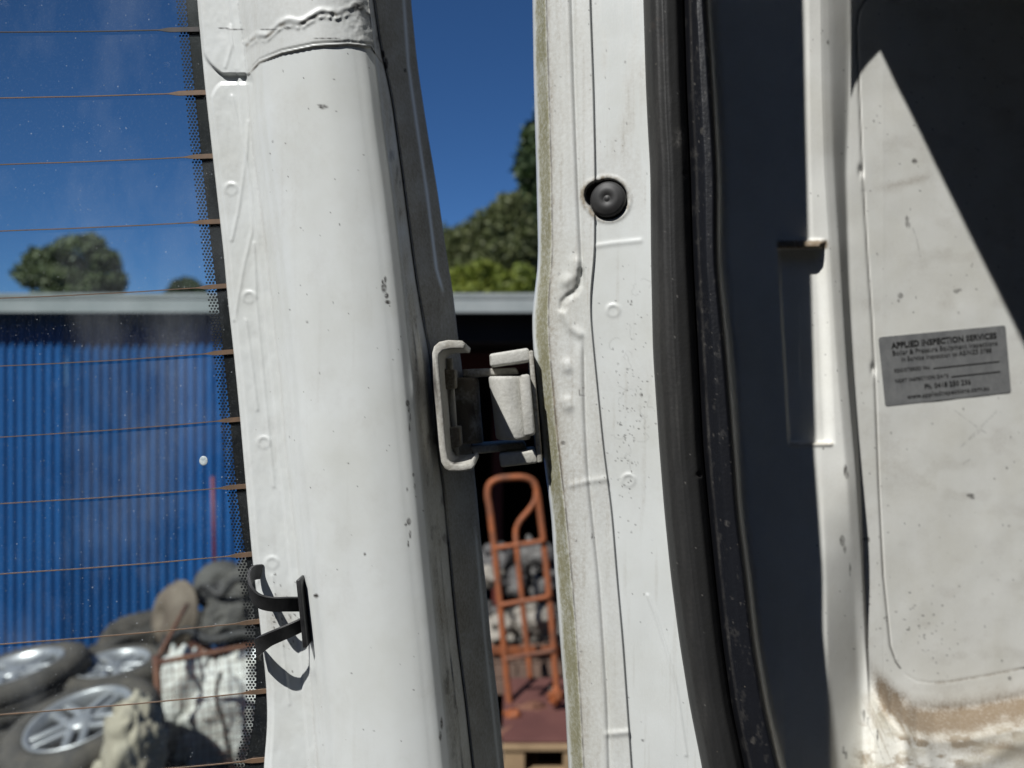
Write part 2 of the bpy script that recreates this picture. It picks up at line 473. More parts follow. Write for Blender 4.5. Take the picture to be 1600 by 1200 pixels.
def door_c(X, Y):
    c = np.zeros(X.shape + (3,))
    p0 = P0(Y); p1 = P1(Y); se = SE(Y)
    n = fbm(X / 40, Y / 90, 21)
    c[..., 0] = 0.05 * n + .06 * sst(.56, .8, fbm(X / 7, Y / 170, 121)) * sst(.4, .6, fbm(X / 50, Y / 120, 122)) + .07 * sst(.55, .75, fbm(X / 45, Y / 60, 123))
    strip = sst(-6, 6, X - (p1 + 3)) * (X < se + 2)
    c[..., 0] += strip * (0.18 + 0.5 * fbm(X / 14, Y / 60, 4))
    c[..., 0] += (X > se + 2) * (.30 + 0.5 * fbm(X / 30, Y / 60, 41))  # dusty grey on the hinge face, laid heavy to deepen its shade
    yc = np.interp(X, CAPC[:, 0], CAPC[:, 1])
    c[..., 0] += 0.55 * np.exp(-((Y - yc) / 1.5) ** 2) * (X > p0) * (X < se)
    yw = np.interp(X, [385, 400, 425, 455, 490, 520, 560, 585, 600], [72, 55, 46, 33, 24, 16, 14, 22, 34]) + 6 * (fbm(X / 26, X * 0 + 3.3, 55, 3) - .5) + 4 * np.sin(X * .11)
    c[..., 0] += (X > p0) * (X < se) * (0.14 * (Y < yc) + 0.5 * np.exp(-((Y - yw - 3) / 3.0) ** 2) * sst(.35, .7, vnoise(X / 9, Y / 5, 61)))
    c[..., 0] += 0.22 * np.exp(-((X - p0 + 1) / 2.5) ** 2) * fbm(X / 9, Y / 30, 77)
    c[..., 0] += 0.45 * sst(1, .2, np.hypot((X - 440) / 45, (Y - 965) / 70)) * fbm(X / 8, Y / 8, 66)
    c[..., 2] = spots(X, Y, sp_post) * (0.35 + 0.65 * vnoise(X / 3, Y / 3, 13))
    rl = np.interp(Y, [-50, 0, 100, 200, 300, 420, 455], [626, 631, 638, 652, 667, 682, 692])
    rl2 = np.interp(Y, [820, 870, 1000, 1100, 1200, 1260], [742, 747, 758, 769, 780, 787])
    worn = np.exp(-((X - rl) / 2.6) ** 2) * sst(470, 440, Y) + .7 * np.exp(-((X - rl2) / 2.2) ** 2) * sst(800, 860, Y)  # lit ridge line, painted by thinning the dark along it
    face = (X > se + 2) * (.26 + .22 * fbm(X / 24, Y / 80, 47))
    c[..., 2] += face * (1 - .95 * np.clip(worn, 0, 1))          # face darkened to deepen its shade, lighter along the ridge for its lit edge
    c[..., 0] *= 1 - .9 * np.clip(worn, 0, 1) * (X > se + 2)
    c[..., 2] += 0.95 * np.exp(-((X - se) / 1.6) ** 2)
    c[..., 2] += 0.5 * strip * sst(.62, .8, fbm(X / 10, Y / 30, 88))
    return np.clip(c, 0, 1)

door_rails = [(off(F0, 3), .508), (off(F0, 0.5), .501), (F0, .4965), (off(F0, 2), .4945), (off(P0, -3), .4925), (P0, .492), (off(P0, 6), .477), (mixr(P0, P1, .12), .4640), (mixr(P0, P1, .3), .4565),
              (mixr(P0, P1, .6), .4530), (mixr(P0, P1, .84), .4562), (mixr(P0, P1, .94), .4610), (off(P1, 3), .468), (mixr(P1, SE, .6), .490), (off(SE, -2), .515), (SE, .522), (off(SE, 2), .522),
              (mixr(SE, ED, .6), .552), (off(ED, -1), .572), (ED, .578), (off(ED, -6), .584), (off(ED, -120), .588), (off(F0, 34), .590)]
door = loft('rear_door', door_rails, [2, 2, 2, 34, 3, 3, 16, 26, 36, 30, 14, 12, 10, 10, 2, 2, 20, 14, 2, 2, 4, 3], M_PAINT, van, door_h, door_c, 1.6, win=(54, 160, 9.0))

# ---- window pane, black border, heater lines
GD = 0.5035
def ribbon_mesh(pts_l, pts_r, y0, y1):
    """flat strip with a front and a back, between two outlines in world x,z at depth y0..y1"""
    n = len(pts_l)
    v = [(x, y0, z) for x, z in pts_l] + [(x, y0, z) for x, z in pts_r] + [(x, y1, z) for x, z in pts_l] + [(x, y1, z) for x, z in pts_r]
    f = []
    for i in range(n - 1):
        a, b, c, d = i, i + 1, n + i + 1, n + i
        f.append((a, d, c, b)); f.append((a + 2 * n, b + 2 * n, c + 2 * n, d + 2 * n))
        f.append((a, b, b + 2 * n, a + 2 * n)); f.append((d, d + 2 * n, c + 2 * n, c))
    f.append((0, 2 * n, 3 * n, n)); f.append((n - 1, 2 * n - 1, 4 * n - 1, 3 * n - 1))
    return v, f
def xz(px, py, d=GD):
    p = P(px, py, d); return (float(p[0]), float(p[2]))
FRI = rail([(0, 290), (133, 303), (267, 317), (400, 332), (480, 342), (640, 358), (780, 371), (870, 384), (955, 398), (1067, 401), (1130, 397), (1200, 383), (1260, 362), (1330, 320)])
gl = [xz(-900, y) for y in (-700, 600, 1900)]
gr = [xz(float(F0(min(y, 1150))) + 22 - max(0, y - 1150) * .2, y) for y in (-700, 600, 1900)]
ys = np.linspace(-700, 1900, 40)
v, f = ribbon_mesh([xz(-900, y) for y in ys], [xz(float(F0(y)) + 14, y) for y in ys], GD, GD + 0.004)
# a single refractive-free pane sheet (the front face), its edge sits in the flange
me_v = [(*[a for a in (xz(-900, y)[0], GD + .001, xz(-900, y)[1])],) for y in ys] + [(xz(float(F0(y)) + 14, y)[0], GD + .001, xz(0, y)[1]) for y in ys]
nn = len(ys)
glass = mesh_obj('window_glass', me_v, [(i, i + nn, i + nn + 1, i + 1) for i in range(nn - 1)], M_GLASS, door, False)
ys = np.arange(-60, 1330, 10.0)
v, f = ribbon_mesh([xz(float(FRI(y)) - 1.5, y) for y in ys], [xz(max(float(F0(min(y, 1240))), float(FRI(y))) + 16, y) for y in ys], GD + .0015, GD + .0021)
mesh_obj('window_border', v, f, M_FRIT, door, False)
dv, dfc = [], []
y = -40.0; row = 0
while y < 1300:
    xe = float(FRI(y))
    for k in range(3):
        x = xe - 2.6 - k * 5.2 - (2.6 if row % 2 else 0.0)
        r = [2.25, 2.1, 1.8][k]
        b0 = len(dv)
        for a in range(6):
            an = math.radians(60 * a + 30)
            q = xz(x + r * math.cos(an), y + r * math.sin(an)); dv.append((q[0], GD + .0015, q[1]))
        dfc.append(tuple(range(b0 + 5, b0 - 1, -1)))
    y += 4.5; row += 1
o = mesh_obj('border_dots', dv, dfc, M_FRIT, door, False); tag(o, kind='stuff')
HL = [(50, 285, 46), (153, 300, 145), (257, 325, 244), (361, 335, 346), (466, 345, 447), (572, 357, 550), (683, 375, 655), (787, 378, 760), (897, 392, 866), (1007, 405, 971), (1117, 414, 1080), (1222, 414, 1187)]
for i, (y0, x1, y1) in enumerate(HL):
    xs = np.concatenate([np.linspace(-880, x1 - 42, 32), np.linspace(x1 - 38, x1 + 26, 12)])
    t = xs / x1
    yy = y0 + (y1 - y0) * t + 3.0 * np.sin(np.pi * np.clip(t, 0, 1)) * (0.6 if i > 3 else .3) + 0.15 * np.sin(xs * .05 + i)
    w = np.where(xs < x1 - 40, 0.7, 0.7 + 2.9 * sst(x1 - 40, x1 - 18, xs))
    v, f = ribbon_mesh([xz(a, b - c) for a, b, c in zip(xs, yy, w)], [xz(a, b + c) for a, b, c in zip(xs, yy, w)], GD - .0002, GD + .0006)
    mesh_obj('heater_line', v, f, M_WIRE_SHADED if i == 0 else M_WIRE, door, False)
# dried droplet on the pane
bm = bmesh.new()
c = V(318, 720, GD - .0004)
bmesh.ops.create_uvsphere(bm, u_segments=16, v_segments=8, radius=0.0027, matrix=Matrix.Translation(c) @ Matrix.Diagonal((1, .15, 1.15, 1)))
bm_obj('dried_droplet', bm, simple('chalky_droplet', (.55, .6, .6), (.25, .3, .33), .7, 0, 500, .2, .0003), door, True)

# ---- tube / strap helpers
def catmull(pts, n=8):
    pts = [Vector(p) for p in pts]
    out = []
    for i in range(len(pts) - 1):
        p0 = pts[max(i - 1, 0)]; p1 = pts[i]; p2 = pts[i + 1]; p3 = pts[min(i + 2, len(pts) - 1)]
        for k in range(n):
            t = k / n
            out.append(0.5 * ((2 * p1) + (p2 - p0) * t + (2 * p0 - 5 * p1 + 4 * p2 - p3) * t * t + (3 * p1 - p0 - 3 * p2 + p3) * t ** 3))
    out.append(pts[-1])
    return out

def sweep(bm, pts, sect, up=Vector((0, 0, 1))):
    """sweep a closed 2D section (list of (a,b)) along pts, ends capped"""
    rings = []
    for i, p in enumerate(pts):
        t = (pts[min(i + 1, len(pts) - 1)] - pts[max(i - 1, 0)]).normalized()
        s = t.cross(up)
        if s.length < 1e-4: s = t.cross(Vector((0, 1, 0)))
        s.normalize(); u = s.cross(t).normalized()
        rings.append([bm.verts.new(p + s * a + u * b) for a, b in sect])
    n = len(sect)
    for r0, r1 in zip(rings[:-1], rings[1:]):
        for k in range(n):
            bm.faces.new((r0[k], r0[(k + 1) % n], r1[(k + 1) % n], r1[k]))
    bm.faces.new(rings[0][::-1]); bm.faces.new(rings[-1])
    bmesh.ops.recalc_face_normals(bm, faces=bm.faces)

def circ(r, n=10):
    return [(r * math.cos(2 * math.pi * k / n), r * math.sin(2 * math.pi * k / n)) for k in range(n)]

def tube(bm, pts, r, n=10, up=Vector((0, 1, 0.01))):
    sweep(bm, pts, circ(r, n), up)

def box(bm, lo, hi, bev=0.0, mtx=None, seg=2):
    lo, hi = Vector(lo), Vector(hi)
    c = (lo + hi) / 2; s = hi - lo
    r = bmesh.ops.create_cube(bm, size=1, matrix=Matrix.Translation(c) @ Matrix.Diagonal((s.x, s.y, s.z, 1)))
    vs = r['verts']
    if bev > 0:
        es = list({e for v in vs for e in v.link_edges})
        rr = bmesh.ops.bevel(bm, geom=es, offset=bev, segments=seg, profile=0.5, affect='EDGES', clamp_overlap=True)
        vs = list({v for f in rr['faces'] for v in f.verts} | {v for v in vs if v.is_valid})
    if mtx is not None:
        bmesh.ops.transform(bm, matrix=mtx, verts=vs)
    return vs

def hull_px(bm, quad, d0, d1, bev=0.0015, seg=2):
    """block whose front face is the pixel quad (tl,tr,br,bl) at depth d0 and whose back lies at depth d1 straight behind"""
    f = [V(x, y, d0) for x, y in quad]
    b = [p + Vector((0, d1 - d0, 0)) for p in f]
    vs = [bm.verts.new(p) for p in f + b]
    fs = [(3, 2, 1, 0), (4, 5, 6, 7), (0, 1, 5, 4), (1, 2, 6, 5), (2, 3, 7, 6), (3, 0, 4, 7)]
    nf = [bm.faces.new([vs[i] for i in q]) for q in fs]
    bmesh.ops.recalc_face_normals(bm, faces=nf)
    if bev:
        es = list({e for fc in nf for e in fc.edges})
        bmesh.ops.bevel(bm, geom=es, offset=bev, segments=seg, profile=0.5, affect='EDGES', clamp_overlap=True)

# ---- black cable clip on the door flange
clip_d = 0.474
bm = bmesh.new()
hull_px(bm, [(462, 907), (469, 905), (480, 1012), (473, 1013)], .470, .489, .0006)
clip = bm_obj('cable_clip', bm, M_CLIP, door, True)
sect = [(-.0008, -.0046), (.0008, -.0046), (.0008, .0046), (-.0008, .0046)]
def strap(pts, name):
    bm = bmesh.new()
    ps = catmull(pts, 8)
    rings = []
    for i, p in enumerate(ps):
        t = (ps[min(i + 1, len(ps) - 1)] - ps[max(i - 1, 0)]).normalized()
        wv = Vector((0.0, -0.35, 0.94)); wv = (wv - t * wv.dot(t)).normalized(); nv = t.cross(wv)
        rings.append([bm.verts.new(p + nv * a + wv * b) for a, b in sect])
    for r0, r1 in zip(rings[:-1], rings[1:]):
        for k in range(4):
            bm.faces.new((r0[k], r0[(k + 1) % 4], r1[(k + 1) % 4], r1[k]))
    bm.faces.new(rings[0]); bm.faces.new(rings[-1][::-1])
    bmesh.ops.recalc_face_normals(bm, faces=bm.faces)
    o = bm_obj(name, bm, M_CLIP, door, False)
    return o
strap([V(470, 944, .478), V(448, 944, .473), V(425, 944, .469), V(406, 939, .467), V(395, 928, .468), V(390, 914, .472), V(391, 902, .479), V(397, 895, .487), V(408, 893, .4925)], 'clip_arm')
strap([V(472, 976, .479), V(455, 984, .475), V(436, 992, .471), V(416, 1001, .469), V(405, 1009, .472), V(402, 1016, .480), V(406, 1021, .491)], 'clip_arm')

# ---- door hinge
hinge = bpy.data.objects.new('door_hinge', None); link(hinge, van)
def grime_attr(o, seed, amt=0.5):
    amt = amt * 1.25 + .15
    me = o.data
    co = np.zeros(len(me.vertices) * 3, dtype=np.float32); me.vertices.foreach_get('co', co); co = co.reshape(-1, 3)
    at = me.attributes.new('grime_shade', 'FLOAT_COLOR', 'POINT')
    c = np.zeros((len(co), 4), dtype=np.float32); c[:, 3] = 1
    c[:, 0] = amt * fbm(co[:, 0] * 90 + co[:, 1] * 70, co[:, 2] * 90, seed)
    c[:, 2] = .8 * sst(.66, .80, fbm(co[:, 0] * 260 + co[:, 1] * 120, co[:, 2] * 260, seed + 3))
    at.data.foreach_set('color', c.ravel())
# U-shaped strap: outline in pixels, extruded backwards
def px_path_plate(name, outer, inner, d0, d1, bev=.0012, seed=3, amt=.6):
    """plate bent along a path: outer/inner pixel outlines (same count), front at d0, back d1 (per-point lists allowed)"""
    n = len(outer)
    bm = bmesh.new()
    D1 = d1 if isinstance(d1, (list, tuple)) else [d1] * n
    fo = [bm.verts.new(V(x, y, d0)) for x, y in outer]; fi = [bm.verts.new(V(x, y, d0)) for x, y in inner]
    bo = [bm.verts.new(V(x, y, d0) + Vector((0, e - d0, 0))) for (x, y), e in zip(outer, D1)]
    bi = [bm.verts.new(V(x, y, d0) + Vector((0, e - d0, 0))) for (x, y), e in zip(inner, D1)]
    for i in range(n - 1):
        bm.faces.new((fo[i], fo[i + 1], fi[i + 1], fi[i])); bm.faces.new((bo[i], bi[i], bi[i + 1], bo[i + 1]))
        bm.faces.new((fo[i], bo[i], bo[i + 1], fo[i + 1])); bm.faces.new((fi[i], fi[i + 1], bi[i + 1], bi[i]))
    bm.faces.new((fo[0], fi[0], bi[0], bo[0])); bm.faces.new((fo[-1], bo[-1], bi[-1], fi[-1]))
    bmesh.ops.recalc_face_normals(bm, faces=bm.faces)
    es = [e for e in bm.edges if len(e.link_faces) == 2 and e.calc_face_angle(0) > 0.9]
    bmesh.ops.bevel(bm, geom=es, offset=bev, segments=2, profile=.5, affect='EDGES', clamp_overlap=True)
    o = bm_obj(name, bm, M_HINGE, hinge, True)
    grime_attr(o, seed, amt)
    return o
px_path_plate('hinge_strap',
    [(727, 537), (722, 532), (700, 531), (686, 534), (678, 541), (675, 552), (677, 600), (682, 655), (686, 700), (689, 722), (694, 732), (702, 737), (722, 737), (738, 734), (743, 727)],
    [(726, 546), (720, 545), (702, 546), (692, 548), (687, 553), (685, 560), (688, 600), (693, 655), (697, 700), (699, 716), (703, 722), (709, 725), (722, 725), (734, 723), (738, 718)],
    .4745, [.535, .537, .538, .538, .535, .53, .52, .52, .52, .53, .535, .538, .538, .537, .535])
for q, d0, d1, nm in (([(691, 577), (711, 577), (711, 607), (695, 609)], .512, .535, 'hinge_lug'), ([(697, 668), (718, 667), (720, 698), (701, 702)], .512, .535, 'hinge_lug')):
    bm = bmesh.new(); hull_px(bm, q, d0, d1, .001); o = bm_obj(nm, bm, M_HINGE, hinge, True); grime_attr(o, 5, 1.0)
bm = bmesh.new()
tube(bm, [V(702, 560, .524), V(713, 720, .524)], .0022, 12); o = bm_obj('hinge_bolt', bm, M_HINGE, hinge, True); grime_attr(o, 8, .4)
for q, d0, d1, nm in (([(722, 577), (806, 574), (812, 584), (724, 590)], .548, .585, 'hinge_arm'), ([(734, 698), (818, 691), (824, 702), (740, 710)], .548, .585, 'hinge_arm')):
    bm = bmesh.new(); hull_px(bm, q, d0, d1, .0012); o = bm_obj(nm, bm, M_HINGE, hinge, True); grime_attr(o, 15, .9)
# barrel on the door side, in shade of the strap
def barrel(name, pxl, pxr, yt, yb, d, lean=8, sx=1.0, seed=4, amt=.4, n=40, mat=M_HINGE):
    bm = bmesh.new()
    rr = (pxr - pxl) / 2 / FPX * d
    prof = [(0.0, 0.02), (0.90, 0.0), (0.97, .015), (1.0, .06), (0.985, .3), (.97, .5), (0.985, .7), (1.0, .94), (.97, .985), (.9, 1.0), (0, .98)]
    rings = []
    for r_, t in prof:
        cx = (pxl + pxr) / 2 + lean * (t - .5); cy = yt + (yb - yt) * t
        c = V(cx, cy, d)
        rings.append([bm.verts.new(c + Vector((rr * max(r_, .02) * math.cos(2 * math.pi * k / n), rr * sx * max(r_, .02) * math.sin(2 * math.pi * k / n), 0))) for k in range(n)])
    for a, b in zip(rings[:-1], rings[1:]):
        for k in range(n):
            bm.faces.new((a[k], b[k], b[(k + 1) % n], a[(k + 1) % n]))
    bmesh.ops.recalc_face_normals(bm, faces=bm.faces)
    o = bm_obj(name, bm, mat, hinge, True); grime_attr(o, seed, amt); return o
barrel('hinge_barrel', 700, 752, 590, 692, .556, 8, .9, 6, 1.4)  # heavy grime here also darkens the barrel as deep shade would
barrel('hinge_knuckle', 769, 824, 588, 686, .541, 12, 1.15, 9, .25)
bm = bmesh.new(); hull_px(bm, [(811, 586), (828, 584), (837, 680), (819, 683)], .522, .55, .002); o = bm_obj('knuckle_rib', bm, M_HINGE, hinge, True); grime_attr(o, 19, .3)
for q, nm, sd in (([(764, 553), (826, 543), (830, 565), (766, 574)], 'hinge_tab', 31), ([(779, 710), (838, 703), (841, 724), (782, 731)], 'hinge_tab', 35)):
    bm = bmesh.new(); hull_px(bm, q, .533, .568, .002, 3); o = bm_obj(nm, bm, M_HINGE, hinge, True); grime_attr(o, sd, .35)
bm = bmesh.new(); hull_px(bm, [(826, 548), (833, 547), (848, 722), (840, 724)], .532, .575, .001); o = bm_obj('hinge_plate', bm, M_HINGE, hinge, True); grime_attr(o, 45, 1.0)

# ---- body pillar (door jamb)
JOG = [(907, 425), (906, 445), (899, 456), (886, 464), (879, 472), (878, 482)]
def pil_h(X, Y):
    b1 = B1(Y); b2 = B2(Y); b3 = B3(Y)
    h = np.zeros(X.shape)
    m = (X > b1) & (X < b3 + 1)
    gate = sst(455, 425, Y) + sst(520, 560, Y)
    h -= m * 0.0016 * np.exp(-((X - b2) / 3.0) ** 2) * np.clip(gate, 0, 1)
    h += m * 0.0010 * np.exp(-((X - b2 + 9) / 6.0) ** 2) * np.clip(gate, 0, 1)
    h -= m * ridge(X, Y, JOG, 4.5, 0.0020)
    h += m * ridge(X, Y, [(884, 440), (897, 430), (900, 410)], 9, 0.0018)
    h += m * ridge(X, Y, [(880, 490), (892, 512), (905, 522)], 7, 0.0014)
    h += m * ridge(X, Y, [(885, 570), (886, 574)], 9, 0.0016) + m * ridge(X, Y, [(885, 628), (887, 634)], 9, 0.0016)
    h += m * ridge(X, Y, [(892, 758), (918, 752), (948, 748)], 5, 0.0007)
    h += m * ridge(X, Y, [(950, 1147), (982, 1144)], 5, 0.0010)
    h += ridge(X, Y, [(931, 384), (960, 380), (1000, 376)], 4, 0.0005) * (X > b3)
    for x, y in ((958, 486), (982, 751)):
        h += dimple(X, Y, x, y, 9.5, 0.0007)
    h += 0.0011 * (fbm(X / 60, Y / 130, 3, 2) - .5)
    h += ridge(X, Y, [(1012, 930), (1024, 960), (1040, 1010), (1056, 1070), (1072, 1180)], 2.2, 0.0007)
    # edge bead and seam crack
    h += 0.0010 * np.exp(-((X - b1 + 2.5) / 2.0) ** 2)
    h -= 0.0016 * np.exp(-((X - b1 - 1.0) / 1.2) ** 2)
    h -= 0.0013 * np.exp(-((X - b1 - 3) / 2) ** 2) * sst(560, 620, Y) * sst(700, 660, Y)
    # plug hole, pulled out to the left
    q = np.minimum(np.hypot(X - 950, Y - 311), np.hypot((X - 936), (Y - 306)) + 8.0)
    h -= 0.007 * sst(31.5, 28.5, q)
    h += 0.0006 * np.exp(-((q - 35) / 3) ** 2)
    return h
sp_pil = [(880, 692, 3.5, 3), (907, 617, 2, 2), (905, 614, 1, 5), (910, 618, 3, 1.5), (1002, 617, 2.5, 3), (873, 428, 2, 2), (925, 838, 1, 5), (900, 845, 1, 2), (908, 1018, 2, 2), (1005, 1157, 1.5, 2)]
for k in range(150):
    y = random.gauss(640, 90)
    sp_pil.append((random.gauss(980, 20), y, random.uniform(.5, 1.5), random.uniform(.5, 1.9)))
for k in range(60):
    y = random.uniform(0, 1200); sp_pil.append((random.uniform(float(B1(y)) + 6, float(B4(y))), y, random.uniform(.6, 1.3), random.uniform(.6, 1.6)))
hair = []
for k in range(16):
    x, y = random.gauss(985, 16), random.gauss(610, 90); a = random.uniform(0, 6.28); p = [(x, y)]
    for j in range(6):
        a += random.gauss(0, .7); x += 5 * math.cos(a); y += 5 * math.sin(a); p.append((x, y))
    hair.append(p)
def pil_c(X, Y):
    c = np.zeros(X.shape + (3,))
    b0 = B0(Y); b1 = B1(Y); b3 = B3(Y)
    w = sst(2, 7, X - b0 + 4 * (fbm(X / 6, Y / 22, 5) - .6)) * sst(1.5, -1.5, X - b1)
    c[..., 1] = w * (0.6 + 0.5 * fbm(X / 10, Y / 40, 8))
    c[..., 0] = 0.45 * np.exp(-np.clip(X - b1, 0, None) / 13.0) * (X >= b1) * (0.35 + fbm(X / 14, Y / 50, 12))
    c[..., 0] += 0.17 * (X > b1) * (X < b3) * fbm(X / 22, Y / 60, 19) + .12 * (X > b1) * (X < b3)
    c[..., 0] += .18 * np.exp(-((Y - 640) / 200) ** 2) * fbm(X / 16, Y / 30, 44) * (X > b1)
    c[..., 0] += 0.20 * sst(.45, .75, fbm(X / 30, Y / 150, 29)) * (X > b3) * sst(460, 200, Y) * 1.5
    c[..., 0] += .14 * sst(.54, .78, fbm(X / 6, Y / 150, 131)) * (X > b1)
    c[..., 0] += .5 * np.exp(-((X - b1 - 1) / 2.0) ** 2) * sst(560, 620, Y) * sst(760, 690, Y)
    q = np.minimum(np.hypot(X - 950, Y - 311), np.hypot((X - 936), (Y - 306)) + 8.0)
    c[..., 0] += .75 * np.exp(-((q - 33) / 5) ** 2) * fbm(X / 9, Y / 9, 15) * (1 + (X < 945) * .5)
    c[..., 2] = spots(X, Y, sp_pil) * .8 * (0.3 + .7 * vnoise(X / 4, Y / 4, 6))
    for p in hair:
        c[..., 2] = np.maximum(c[..., 2], .16 * np.exp(-(seg_dist(X, Y, p) / 0.9) ** 2))
    c[..., 2] = np.maximum(c[..., 2], .55 * np.exp(-((X - b1 - 1.2) / 1.0) ** 2) * sst(.35, .6, fbm(X / 8, Y / 14, 3)))
    c[..., 2] = np.maximum(c[..., 2], .75 * np.exp(-((X - b3 - .8) / .9) ** 2) * sst(500, 560, Y))
    c[..., 2] = np.maximum(c[..., 2], .5 * np.exp(-((X - b3 - .8) / .9) ** 2))  # seam line, with the overlap step's thin shadow painted in
    c[..., 2] = np.maximum(c[..., 2], .9 * sst(31, 28, q))
    return np.clip(c, 0, 1)
pil_rails = [(off(B0, 260), .640), (off(B0, 30), .600), (off(B0, 5), .575), (off(B0, .5), .556), (B0, .551), (off(B0, 2), .547), (off(B1, -1), .5315), (off(B1, 2), .528), (mixr(B1, B2, .5), .5225), (B2, .519),
             (mixr(B2, B3, .7), .516), (off(B3, 0), .5145), (off(B3, 2.2), .5172), (mixr(B3, B4, .5), .5125), (B4, .507), (off(B4, 25), .503)]
pillar = loft('body_pillar', pil_rails, [2, 4, 4, 3, 2, 12, 4, 12, 14, 10, 8, 3, 26, 26, 10], M_PAINT, van, pil_h, pil_c, 0.7)

# rubber plug
bm = bmesh.new()
c = V(950, 312, .5145)
nrm = Vector((-.30, -.95, 0)).normalized()
rot = nrm.to_track_quat('Z', 'Y').to_matrix().to_4x4()
prof = [(0.0, .0042), (.0012, .0042), (.0018, .0037), (.0026, .0037), (.0030, .0041), (.0078, .0041), (.0084, .0036), (.0098, .0034), (.0112, .0022), (.0117, .0006), (.0118, -.003)]
rings = []
for r_, z in prof:
    rings.append([bm.verts.new(Vector((max(r_, 1e-5) * math.cos(a), max(r_, 1e-5) * math.sin(a), z))) for a in np.linspace(0, 2 * math.pi, 40, endpoint=False)])
for a, b in zip(rings[:-1], rings[1:]):
    for k in range(40):
        bm.faces.new((a[k], b[k], b[(k + 1) % 40], a[(k + 1) % 40]))
bmesh.ops.transform(bm, matrix=Matrix.Translation(c) @ rot, verts=bm.verts)
bmesh.ops.recalc_face_normals(bm, faces=bm.faces)
bm_obj('rubber_plug', bm, M_PLUG, van, True)

# ---- weatherstrip: broad bulb and outer lip
sp_seal = []
for k in range(22):
    y = random.uniform(0, 1200); sp_seal.append((float(B4(y)) + random.uniform(3, 50), y, random.uniform(.6, 1.3), random.uniform(.6, 1.6)))
def seal_c(X, Y):
    c = np.zeros(X.shape + (3,))
    c[..., 0] = spots(X, Y, sp_seal) * .45
    b4 = B4(Y); sg = SG(Y)
    t = (X - b4) / (sg - b4)
    c[..., 0] += .12 * sst(.75, .1, t) * fbm(X / 12, Y / 160, 6) + .05 * sst(.5, .8, fbm(X / 9, Y / 160, 9))
    c[..., 0] += .5 * np.exp(-(np.hypot((X - 1062) / 9, (Y - 215) / 14)) ** 2) * vnoise(X / 2.5, Y / 2.5, 5)
    c[..., 2] = spots(X, Y, [(1020, 40, 6, 6), (1028, 30, 5, 3), (1034, 64, 3, 6), (1072, 272, 4, 4), (1092, 742, 4, 4)]) * vnoise(X / 3, Y / 3, 2)
    return np.clip(c, 0, 1)
def seal_h(X, Y):
    b4 = B4(Y); sg = SG(Y); t = (X - b4) / (sg - b4)
    h = .0007 * np.exp(-((t - .30) / .05) ** 2) - .0006 * np.exp(-((t - .52) / .04) ** 2) + .0008 * (fbm(X / 25, Y / 90, 71, 3) - .5)
    h -= .003 * np.exp(-(np.hypot(X - 1072, Y - 272) / 3.2) ** 2) + .003 * np.exp(-(np.hypot(X - 1092, Y - 742) / 3.2) ** 2)
    return h
seal = loft('door_seal', [(off(B4, 2), .512), (B4, .504), (off(B4, 2), .496), (off(B4, 12), .4855), (mixr(B4, SG, .5), .479), (off(SG, -12), .481), (off(SG, -3), .489), (off(SG, 1), .500)],
            [3, 3, 6, 12, 10, 6, 4], M_RUBBER, van, seal_h, seal_c, 1.0)
sp_lip = []
for k in range(120):
    y = random.uniform(0, 1200); sp_lip.append((random.uniform(float(SG(y)) + 6, float(SR(y)) - 2), y, random.uniform(.5, 1.5), random.uniform(.5, 2.2)))
sp_lip += [(1177, 1157, 4, 6), (1136, 818, 4, 5), (1098, 205, 4, 6)]
def lip_c(X, Y):
    c = np.zeros(X.shape + (3,))
    c[..., 0] = .45 * spots(X, Y, sp_lip) * vnoise(X / 2.5, Y / 2.5, 3) + .16 * sst(.52, .8, fbm(X / 9, Y / 22, 23)) * sst(.35, .6, fbm(X / 4, Y / 6, 33))
    c[..., 0] += .35 * np.exp(-((X - SG(Y) - 10) / 2.2) ** 2) * fbm(X / 6, Y / 50, 12)
    c[..., 0] += .55 * np.exp(-((X - SR(Y) + 1.0) / 1.0) ** 2)
    return np.clip(c, 0, 1)
def lip_h(X, Y):
    return .0003 * (fbm(X / 9, Y / 40, 15, 3) - .5)
lip = loft('seal_lip', [(off(SG, -3), .503), (off(SG, 1), .494), (off(SG, 4), .484), (off(SG, 9), .478), (mixr(SG, SR, .55), .4710), (off(SR, -7), .4700), (off(SR, -1.5), .4730), (SR, .478), (off(SR, 2), .500)],
           [3, 4, 4, 8, 8, 5, 3, 4], M_RUBBER2, van, lip_h, lip_c, .7)

# ---- inner wall of the van: shaded return, pocket, rolled edge, recessed trim panel and dusty ledge
def inner_rows():
    return ROWS
PK = rail([(360, 1216), (500, 1222), (600, 1228), (700, 1233), (760, 1236), (800, 1238)])
PKR = rail([(360, 1282), (500, 1291), (600, 1295), (700, 1300), (760, 1303), (800, 1305)])
SEAM = np.array([(1400, -40), (1372, -20), (1352, 0), (1342, 18), (1338, 45), (1340, 100), (1342, 133), (1347, 267), (1355, 400), (1362, 500), (1367, 600), (1373, 760), (1380, 900), (1386, 960),
                 (1391, 1010), (1400, 1035), (1413, 1053), (1432, 1064), (1452, 1067), (1478, 1066), (1540, 1056), (1600, 1044), (1760, 1012)], float)
LEDGE = np.array([(1300, 700), (1347, 940), (1357, 1010), (1363, 1030), (1375, 1052), (1392, 1074), (1410, 1088), (1432, 1099), (1460, 1103), (1500, 1101), (1540, 1094), (1600, 1082), (1760, 1045), (2000, 990)], float)
def ledge_y(X):
    return np.interp(X, LEDGE[:, 0], LEDGE[:, 1])
def RF(y):
    return sst(720, 1130, np.asarray(y, float))
def SD(d0):                                  # the inner pillar leans back towards the roof
    return lambda y: d0 + .006 * sst(560, -60, np.asarray(y, float)) + .006 * RF(y)
